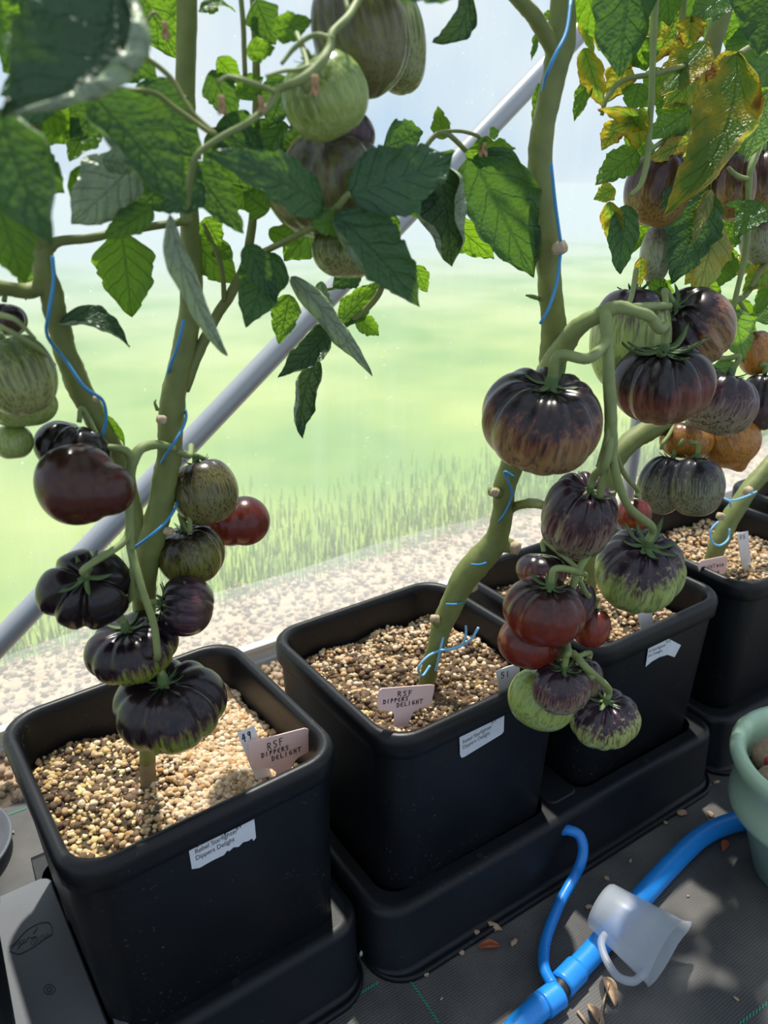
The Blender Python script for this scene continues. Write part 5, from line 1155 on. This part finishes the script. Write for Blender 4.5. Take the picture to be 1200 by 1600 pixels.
def ptag(poly, Y, m, lab, name='plant_tag'):
    e = empty(name, onY(poly[0][0], max(p[1] for p in poly), Y)); plate('tag_plate', poly, Y, m, parent=e); tag(e, lab, 'tag', 'plant tags in the pots'); return e
Y1 = -0.085
e = ptag([(389,1166), (390,1161), (395,1159), (476,1138), (481,1139), (484,1143), (488,1166), (487,1171), (482,1175), (466,1184), (459,1191), (450,1215), (430,1220), (432,1206), (424,1201), (408,1199), (398,1200), (394,1196)], Y1, 'pink', 'pink T-shaped tag in the nearest pot reading RSF DIPPERS DELIGHT')
write(e, 'RSF', (419,1172), (9,-3.6), (-1.5,-10), Y1-0.0003, 0.0009); write(e, 'DIPPERS', (409,1184), (6.3,-2.0), (-0.5,-6.5), Y1-0.0003, 0.0009); write(e, 'DELIGHT', (425,1189), (6.8,-2.3), (-0.5,-6.5), Y1-0.0003, 0.0009)
e = ptag([(371,1146), (397,1134), (425,1212), (400,1218)], Y1+0.010, 'white_tag', 'white strip tag numbered 49 beside the pink tag'); write(e, '49', (380,1160), (8.5,-4.5), (-2.5,-11), Y1+0.0097, 0.0011)
Y2 = -0.125
e = ptag([(589,1104), (593,1079), (597,1076), (673,1070), (679,1071), (678,1080), (674,1098), (668,1104), (652,1108), (645,1114), (637,1135), (617,1136), (616,1116), (612,1112), (594,1108)], Y2, 'pink', 'pink T-shaped tag in the second pot reading RSF DIPPERS DELIGHT')
write(e, 'RSF', (622,1088), (8.2,-0.6), (0,-7.5), Y2-0.0003, 0.0009); write(e, 'DIPPERS', (599,1100), (5.8,-0.9), (0.3,-6), Y2-0.0003, 0.0009); write(e, 'DELIGHT', (620,1105), (6.0,-1.0), (0.2,-6), Y2-0.0003, 0.0009)
e = ptag([(775,1049), (796,1041), (812,1037), (812,1074), (780,1080)], -0.12, 'white_tag', 'white strip tag numbered 51 at the front of the second pot'); write(e, '51', (783,1060), (8,-2.0), (0,-9), -0.1203, 0.001)
Y4 = -0.076
e = ptag([(1091,887), (1092,879), (1096,876), (1132,869), (1137,871), (1137,880), (1133,893), (1126,900), (1118,914), (1106,912), (1106,903), (1095,899)], Y4, 'pink', 'lilac pink tag with faint handwriting in the right pot')
write(e, 'NIGHT', (1096,891), (4.6,-1.0), (0,-5), Y4-0.0003, 0.0008, 'ink_grey'); write(e, 'BUM', (1120,886), (4.0,-0.6), (0,-4), Y4-0.0003, 0.0009, 'ink_grey'); write(e, 'QUEEN', (1107,899), (3.6,-0.7), (0,-4), Y4-0.0003, 0.0008, 'ink_grey')
e = ptag([(1152,834), (1169,830), (1174,880), (1160,889)], Y4+0.015, 'white_tag', 'white strip tag numbered 55 in the right pot'); write(e, '55', (1156,843), (5,-0.8), (0,-6), Y4+0.0147, 0.0010)
ptag([(996,956), (1018,950), (1022,978), (1002,984)], -0.115, 'white_tag', 'blank white strip tag in the third pot below the lime tomato')
# stickers on the pot fronts
def sticker(i, poly, lab, lines, mcol='ink'):
    zc = np.mean([onY(a, b, POTS[i].location[1]-0.1435)[2] for a, b in poly])
    fr = pot_pt(i, 0, -(0.1300+0.0133*(min(zc, 0.29)/0.29)), zc)   # point on the front face
    e = empty('pot_sticker', onY(poly[0][0], poly[0][1], fr[1])); yaw = POTS[i].rotation_euler.z; slope = 0.0133/0.29 + POTS[i].rotation_euler.x
    nrm = np.array([math.sin(yaw), -math.cos(yaw), -slope]); nrm /= np.linalg.norm(nrm); P0 = fr + nrm*0.0016
    def pr(x, y, lift=0.0):
        d = ray(x, y); P = P0+nrm*lift; return CAM + d*(np.dot(P-CAM, nrm)/np.dot(d, nrm))
    F_ = [pr(a, b) for a, b in poly]; n = len(F_); V = F_+[p-nrm*0.0004 for p in F_]
    f = [tuple(range(n)), tuple(reversed(range(n, 2*n)))] + [(k, n+k, n+(k+1) % n, (k+1) % n) for k in range(n)]
    keep(add('paper', mesh('paper', V, f, False), M['paper']), e)
    tag(e, lab, 'sticker', 'printed stickers on the pots')
    for s, O, ex, ey in lines: text_px(s, O, ex, ey, lambda x, y: pr(x, y, 0.0003), 'lettering', M[mcol], e)
    return e
sticker(1, [(295,1328), (307,1323), (309,1325), (310,1322), (350,1303), (352,1307), (353,1302), (397,1280), (398,1287), (400,1309), (396,1314), (394,1310), (388,1314), (380,1316), (373,1323), (365,1324), (358,1330), (355,1329), (350,1336), (335,1343), (324,1349), (312,1356), (300,1358)], 'torn white sticker on the nearest pot reading Rebel Starfighter Dippers Delight',
        [('Rebel Starfighter', (305,1335), (67,-35), (-1.5,-10)), ('Dippers Delight', (306,1345), (61,-31), (-1.5,-10)), ('49', (368.5,1298), (9,-5), (-1,-9))])
sticker(2, [(719,1180), (718,1152), (721,1149), (782,1115), (787,1114), (788,1118), (787,1143), (784,1147), (725,1183), (721,1184)], 'white sticker numbered 51 on the second pot',
        [('Rebel Starfighter', (723,1163), (46,-26), (-0.5,-8)), ('Dippers Delight', (723,1171), (43,-24), (-0.5,-8)), ('51', (767,1132), (8,-4.2), (-0.3,-8))], 'ink_grey')
sticker(3, [(1009,1042), (1014,1006), (1039,995), (1064,1008), (1054,1027), (1043,1023), (1030,1027), (1018,1034)], 'torn white sticker with faded print on the third pot',
        [('el Starfighter', (1014,1020), (27,-11), (0,-6)), ('ers Delight', (1013,1027), (22,-9), (0,-6)), ('52', (1040,1005), (8,-2), (0,-6))], 'ink_grey')

# ------------------------------------------------------------------ hose, tubing, jug, flowerpot
HZ = 0.0135
e = empty('water_hose', onZ(880, 1535, 0)); tag(e, 'thick blue water hose curving across the floor to the green flowerpot', 'hose')
def hose(P, r, nm, z=HZ, m='hose'): return tube(nm, [onZ(a, b, z) for a, b in P], r, M[m], e, n=18, sub=8)
hose([(430,1930), (640,1770), (780,1640), (812,1604), (842,1574), (872,1552)], 0.0150, 'pipe'); hose([(880,1536), (915,1500), (955,1455), (1000,1405), (1050,1350), (1095,1308), (1140,1287), (1185,1280), (1240,1285)], 0.0145, 'pipe')
hose([(848,1571), (872,1553)], 0.0165, 'sleeve'); hose([(877,1540), (902,1514)], 0.0165, 'sleeve'); hose([(866,1557), (884,1534)], 0.0125, 'joint', m='joint')
p0 = np.array([tB.location[0]-0.024, tB.location[1]-0.160, 0.074])
q = pxof(p0)
ft = tube('feed_tube', [p0, onY(888, 1297, -0.180), onY(904, 1304, -0.192), onY(911, 1322, -0.203), onY(908, 1346, -0.212), onZ(895, 1374, 0.030), onZ(873, 1415, 0.022), onZ(853, 1468, 0.016), onZ(850, 1510, 0.018), onZ(864, 1540, 0.022)], 0.0072, M['hose_thin'], n=14, sub=8)
tag(ft, 'thin blue tube looping from the tray inlet down to the hose joint', 'tube')
def jug():
    zb = 0.052
    B = onZ(938, 1413, zb); T = onZ(1041, 1489, 0.046); ax = T-B; L = np.linalg.norm(ax); ax /= L
    u = np.cross(ax, [0, 0, 1.0]); u /= np.linalg.norm(u)
    if np.dot(u, RGT) > 0: u = -u         # handle side: towards lower left
    w = np.cross(ax, u); n = 40
    e = empty('measuring_jug', (B+T)/2); tag(e, 'clear plastic measuring jug lying on its side over the hose', 'jug')
    r0, r1 = 0.0310, 0.0435
    prof = [(r0*0.6, 0.0015), (r0*0.93, 0.0), (r0, 0.003), (r0+(r1-r0)*0.35, L*0.35), (r0+(r1-r0)*0.7, L*0.7), (r1, L*0.985), (r1+0.0015, L), (r1-0.0008, L), (r1-0.0018, L*0.985), (r0+(r1-r0)*0.7-0.0014, L*0.7), (r0-0.0014, 0.004), (r0*0.6, 0.0035)]
    V = []; Fc = []
    for r, t in prof:
        for k in range(n):
            a = 2*math.pi*k/n; dirv = u*math.cos(a)+w*math.sin(a); rr = r; tt = t
            dd = abs((a-math.pi+math.pi) % (2*math.pi)-math.pi)          # spout opposite the handle
            if t > L*0.6:
                s = math.exp(-(dd/0.30)**2)*((t-L*0.6)/(L*0.4))**2; rr = r+0.016*s; tt = t+0.004*s
            V.append(B+ax*tt+dirv*rr)
    m = len(prof)
    for i in range(m-1):
        for k in range(n): Fc.append((i*n+k, i*n+(k+1) % n, (i+1)*n+(k+1) % n, (i+1)*n+k))
    Fc += [tuple(reversed(range(n))), tuple(range((m-1)*n, m*n))]
    keep(add('jug_body', mesh('jug_body', V, Fc), M['jug']), e)
    h0, h1 = L*0.30, L*0.93; ra = r0+(r1-r0)*0.30; rb = r0+(r1-r0)*0.90
    P = [B+ax*h0+u*(ra-0.001), B+ax*(h0+0.002)+u*(ra+0.012), B+ax*(h0+0.016)+u*(ra+0.026), B+ax*(h1-0.020)+u*(rb+0.029), B+ax*(h1-0.004)+u*(rb+0.022), B+ax*h1+u*(rb+0.008), B+ax*h1+u*(rb-0.001)]
    tube('handle', P, [0.005, 0.0048, 0.0048, 0.0048, 0.0048, 0.0048, 0.005], M['jug'], e, n=12, sub=6)
jug()
# sage flowerpot at the right edge
def lathe(prof, C, n=64, wob=None):
    V = []; Fc = []
    for r, z in prof:
        for k in range(n):
            a = 2*math.pi*k/n; rr = r*(1+(wob(a, z) if wob else 0)); V.append((C[0]+rr*math.cos(a), C[1]+rr*math.sin(a), C[2]+z))
    for i in range(len(prof)-1):
        for k in range(n): Fc.append((i*n+k, i*n+(k+1) % n, (i+1)*n+(k+1) % n, (i+1)*n+k))
    Fc += [tuple(reversed(range(n))), tuple(range((len(prof)-1)*n, len(prof)*n))]
    return V, Fc
GP = np.array([0.768, -0.369, 0.0])
e = empty('flowerpot', GP); tag(e, 'sage green round flowerpot with flared rim at the right edge', 'flowerpot')
V, Fc = lathe([(0.058, 0.0), (0.062, 0.003), (0.094, 0.100), (0.098, 0.112)], GP); keep(add('pot_body', mesh('pot_body', V, Fc), M['sage_dark']), e)
V, Fc = lathe([(0.094, 0.104), (0.106, 0.106), (0.1125, 0.112), (0.1150, 0.122), (0.1135, 0.136), (0.1115, 0.150), (0.1130, 0.165), (0.1190, 0.180), (0.1245, 0.192), (0.1240, 0.201), (0.1190, 0.2065), (0.1120, 0.2060), (0.1050, 0.199), (0.1005, 0.184), (0.0980, 0.160), (0.095, 0.150), (0.03, 0.145)], GP); keep(add('rim', mesh('rim', V, Fc), M['sage']), e)
V, Fc = lathe([(0.0955, 0.150), (0.0960, 0.158), (0.06, 0.160), (0.02, 0.161)], GP); keep(add('compost', mesh('compost', V, Fc), M['soil']), e)
for k, (px, py, r) in enumerate(((1207,1182,0.028), (1216,1226,0.029), (1262,1180,0.032), (1272,1228,0.033))):
    C = onZ(px, py, 0.178); V0, F0 = ICO2; V = V0*(1+0.07*np.random.rand(len(V0), 1))*r*np.array([1.0, 0.95, 0.85])+C
    ee = empty('round_lump', C); keep(add('lump', mesh('lump', V, F0), M['cobble']), ee)
    tag(ee, ('brown fuzzy round lump with a red mark in the green flowerpot', 'greyer brown round lump lower in the green flowerpot', 'brown round lump at the back of the green flowerpot', 'brown round lump at the front of the green flowerpot')[k], 'lump', 'lumps in the flowerpot')
    if k == 0:
        dv = cam2w((-0.62, 0.0, 0.75)); V = V0*np.array([0.004, 0.004, 0.007])+C+dv*r*0.98; keep(add('red_mark', mesh('red_mark', V, F0), M['red']), ee)

# ------------------------------------------------------------------ floor bits
C = onZ(-92, 1345, 0.0); V, Fc = lathe([(0.085, 0.0), (0.090, 0.003), (0.096, 0.018), (0.0985, 0.021), (0.0985, 0.023), (0.094, 0.0235), (0.088, 0.006), (0.03, 0.005)], C)
o = add('saucer', mesh('saucer', V, Fc), M['lid']); tag(o, 'dark round plastic saucer on the floor at the left edge', 'saucer')
def dash(P, lab_, n=26, amp=0.0012, w=0.0013):
    a, b = onZ(*P[0], 0.0008), onZ(*P[1], 0.0008); t = (b-a)/np.linalg.norm(b-a); s = np.array([-t[1], t[0], 0]); paths = []
    for k in range(n):
        p = a+(b-a)*(k/n); q = a+(b-a)*((k+0.7)/n); paths.append([p-s*amp, q+s*amp])
    o = stroke_mesh(paths, w, (0, 0, 1), 'marker_thread', M['thread'], floor, 0.0004); return o
dash([(548,1560), (592,1535)], '', 10); dash([(640,1530), (690,1605)], '', 16, w=0.0010); dash([(1155,1600), (1205,1563)], '', 10); dash([(730,1452), (775,1432)], '', 8); dash([(1085,1240), (1120,1222)], '', 6); dash([(-10,1282), (42,1262)], '', 14); dash([(985,1295), (1020,1278)], '', 6)
rngc = random.Random(3)
crumbs = [(745,1458,11),(803,1472,9),(721,1488,9),(664,1520,9),(772,1447,14),(906,1362,9),(885,1398,8),(948,1372,8),(921,1417,10),(1066,1270,13),(1110,1272,9),(1120,1222,8),(1148,1244,5),(1040,1285,7),(1100,1228,6),(20,1300,6),(66,1360,9),(75,1372,6),(24,1410,6),(1150,1560,4),(1010,1440,4),(690,1560,4),(960,1320,6),(985,1345,6),(1075,1400,4),(1030,1262,9),(1000,1290,7),(870,1340,5),(930,1345,6)]
for k, (px, py, s) in enumerate(crumbs):
    r = s*0.00055; C = onZ(px, py, r*0.55); V0, F0 = ICO1
    V = V0*(1+0.5*(np.random.rand(len(V0), 1)-0.5))*r*np.array([rngc.uniform(0.9, 1.5), rngc.uniform(0.5, 0.9), 0.55])
    an = rngc.uniform(0, 3.14); V = np.stack([V[:, 0]*math.cos(an)-V[:, 1]*math.sin(an), V[:, 0]*math.sin(an)+V[:, 1]*math.cos(an), V[:, 2]], 1)+C
    o = add('plant_debris', mesh('plant_debris', V, F0), M['crumb']); tag(o, 'small dry tan scrap of plant litter on the dark floor fabric', 'debris', 'dry scraps on the floor')
def dryleaf(px, py, ln, an, m, lab, curl=0.5, w=0.4):
    C = onZ(px, py, 0.002); L = ln*px2m(C); V = []; Fc = []; nu, nv = 10, 4; dx = np.array([math.cos(an), math.sin(an), 0]); dy = np.array([-dx[1], dx[0], 0])
    for i in range(nu+1):
        u = i/nu; ww = w*L*math.sin(math.pi*min(0.98, u*0.93+0.05))**0.8*0.5
        for j in range(-nv, nv+1):
            v = j/nv; V.append(C+dx*L*(u-0.5)+dy*v*ww*(1-0.3*curl*abs(v))+np.array([0, 0, 0.001+curl*ww*v*v*1.3+0.12*L*u*u*curl+0.05*ww*math.sin(u*17+v*6)]))
    nn = 2*nv+1
    for i in range(nu):
        for j in range(nn-1): Fc.append((i*nn+j, i*nn+j+1, (i+1)*nn+j+1, (i+1)*nn+j))
    o = add('dry_leaf', mesh('dry_leaf', V, Fc), M[m]); sm = o.modifiers.new('thickness', 'SOLIDIFY'); sm.thickness = 0.0006; tag(o, lab, 'leaf', 'dry leaves on the floor'); return o
dryleaf(764, 1482, 34, -0.6, 'rust_leaf', 'rust red curled dry leaf on the floor in front of the second tray', 1.0, 0.5); dryleaf(1132, 1323, 24, 0.4, 'rust_leaf', 'small rust coloured leaf scrap by the hose bend', 0.7, 0.6)
dryleaf(952, 1552, 44, 1.1, 'crumb', 'tan crumpled dry leaf below the measuring jug', 1.0, 0.6); dryleaf(930, 1590, 40, 1.4, 'crumb', 'tan dry leaf lying at the bottom edge below the jug', 0.8, 0.5)
o = tube('dry_stalk', [onZ(938,1600,0.006), onZ(942,1570,0.008), onZ(952,1535,0.008)], 0.0012, M['crumb'], n=6); tag(o, 'thin dry stalk under the crumpled tan leaf', 'stalk'); o = tube('dry_stalk', [onZ(902,1580,0.003), onZ(916,1598,0.003), onZ(925,1612,0.003)], 0.0018, M['crumb'], n=6); tag(o, 'short dry stalk at the bottom edge right of the hose', 'stalk')
V0, F0 = ICO0; C = onZ(566, 1490, 0.006); o = add('white_chip', mesh('white_chip', V0*np.array([0.005, 0.003, 0.007])+C, F0, False), M['white_tag']); tag(o, 'small white chip on the floor between the first two trays', 'chip')
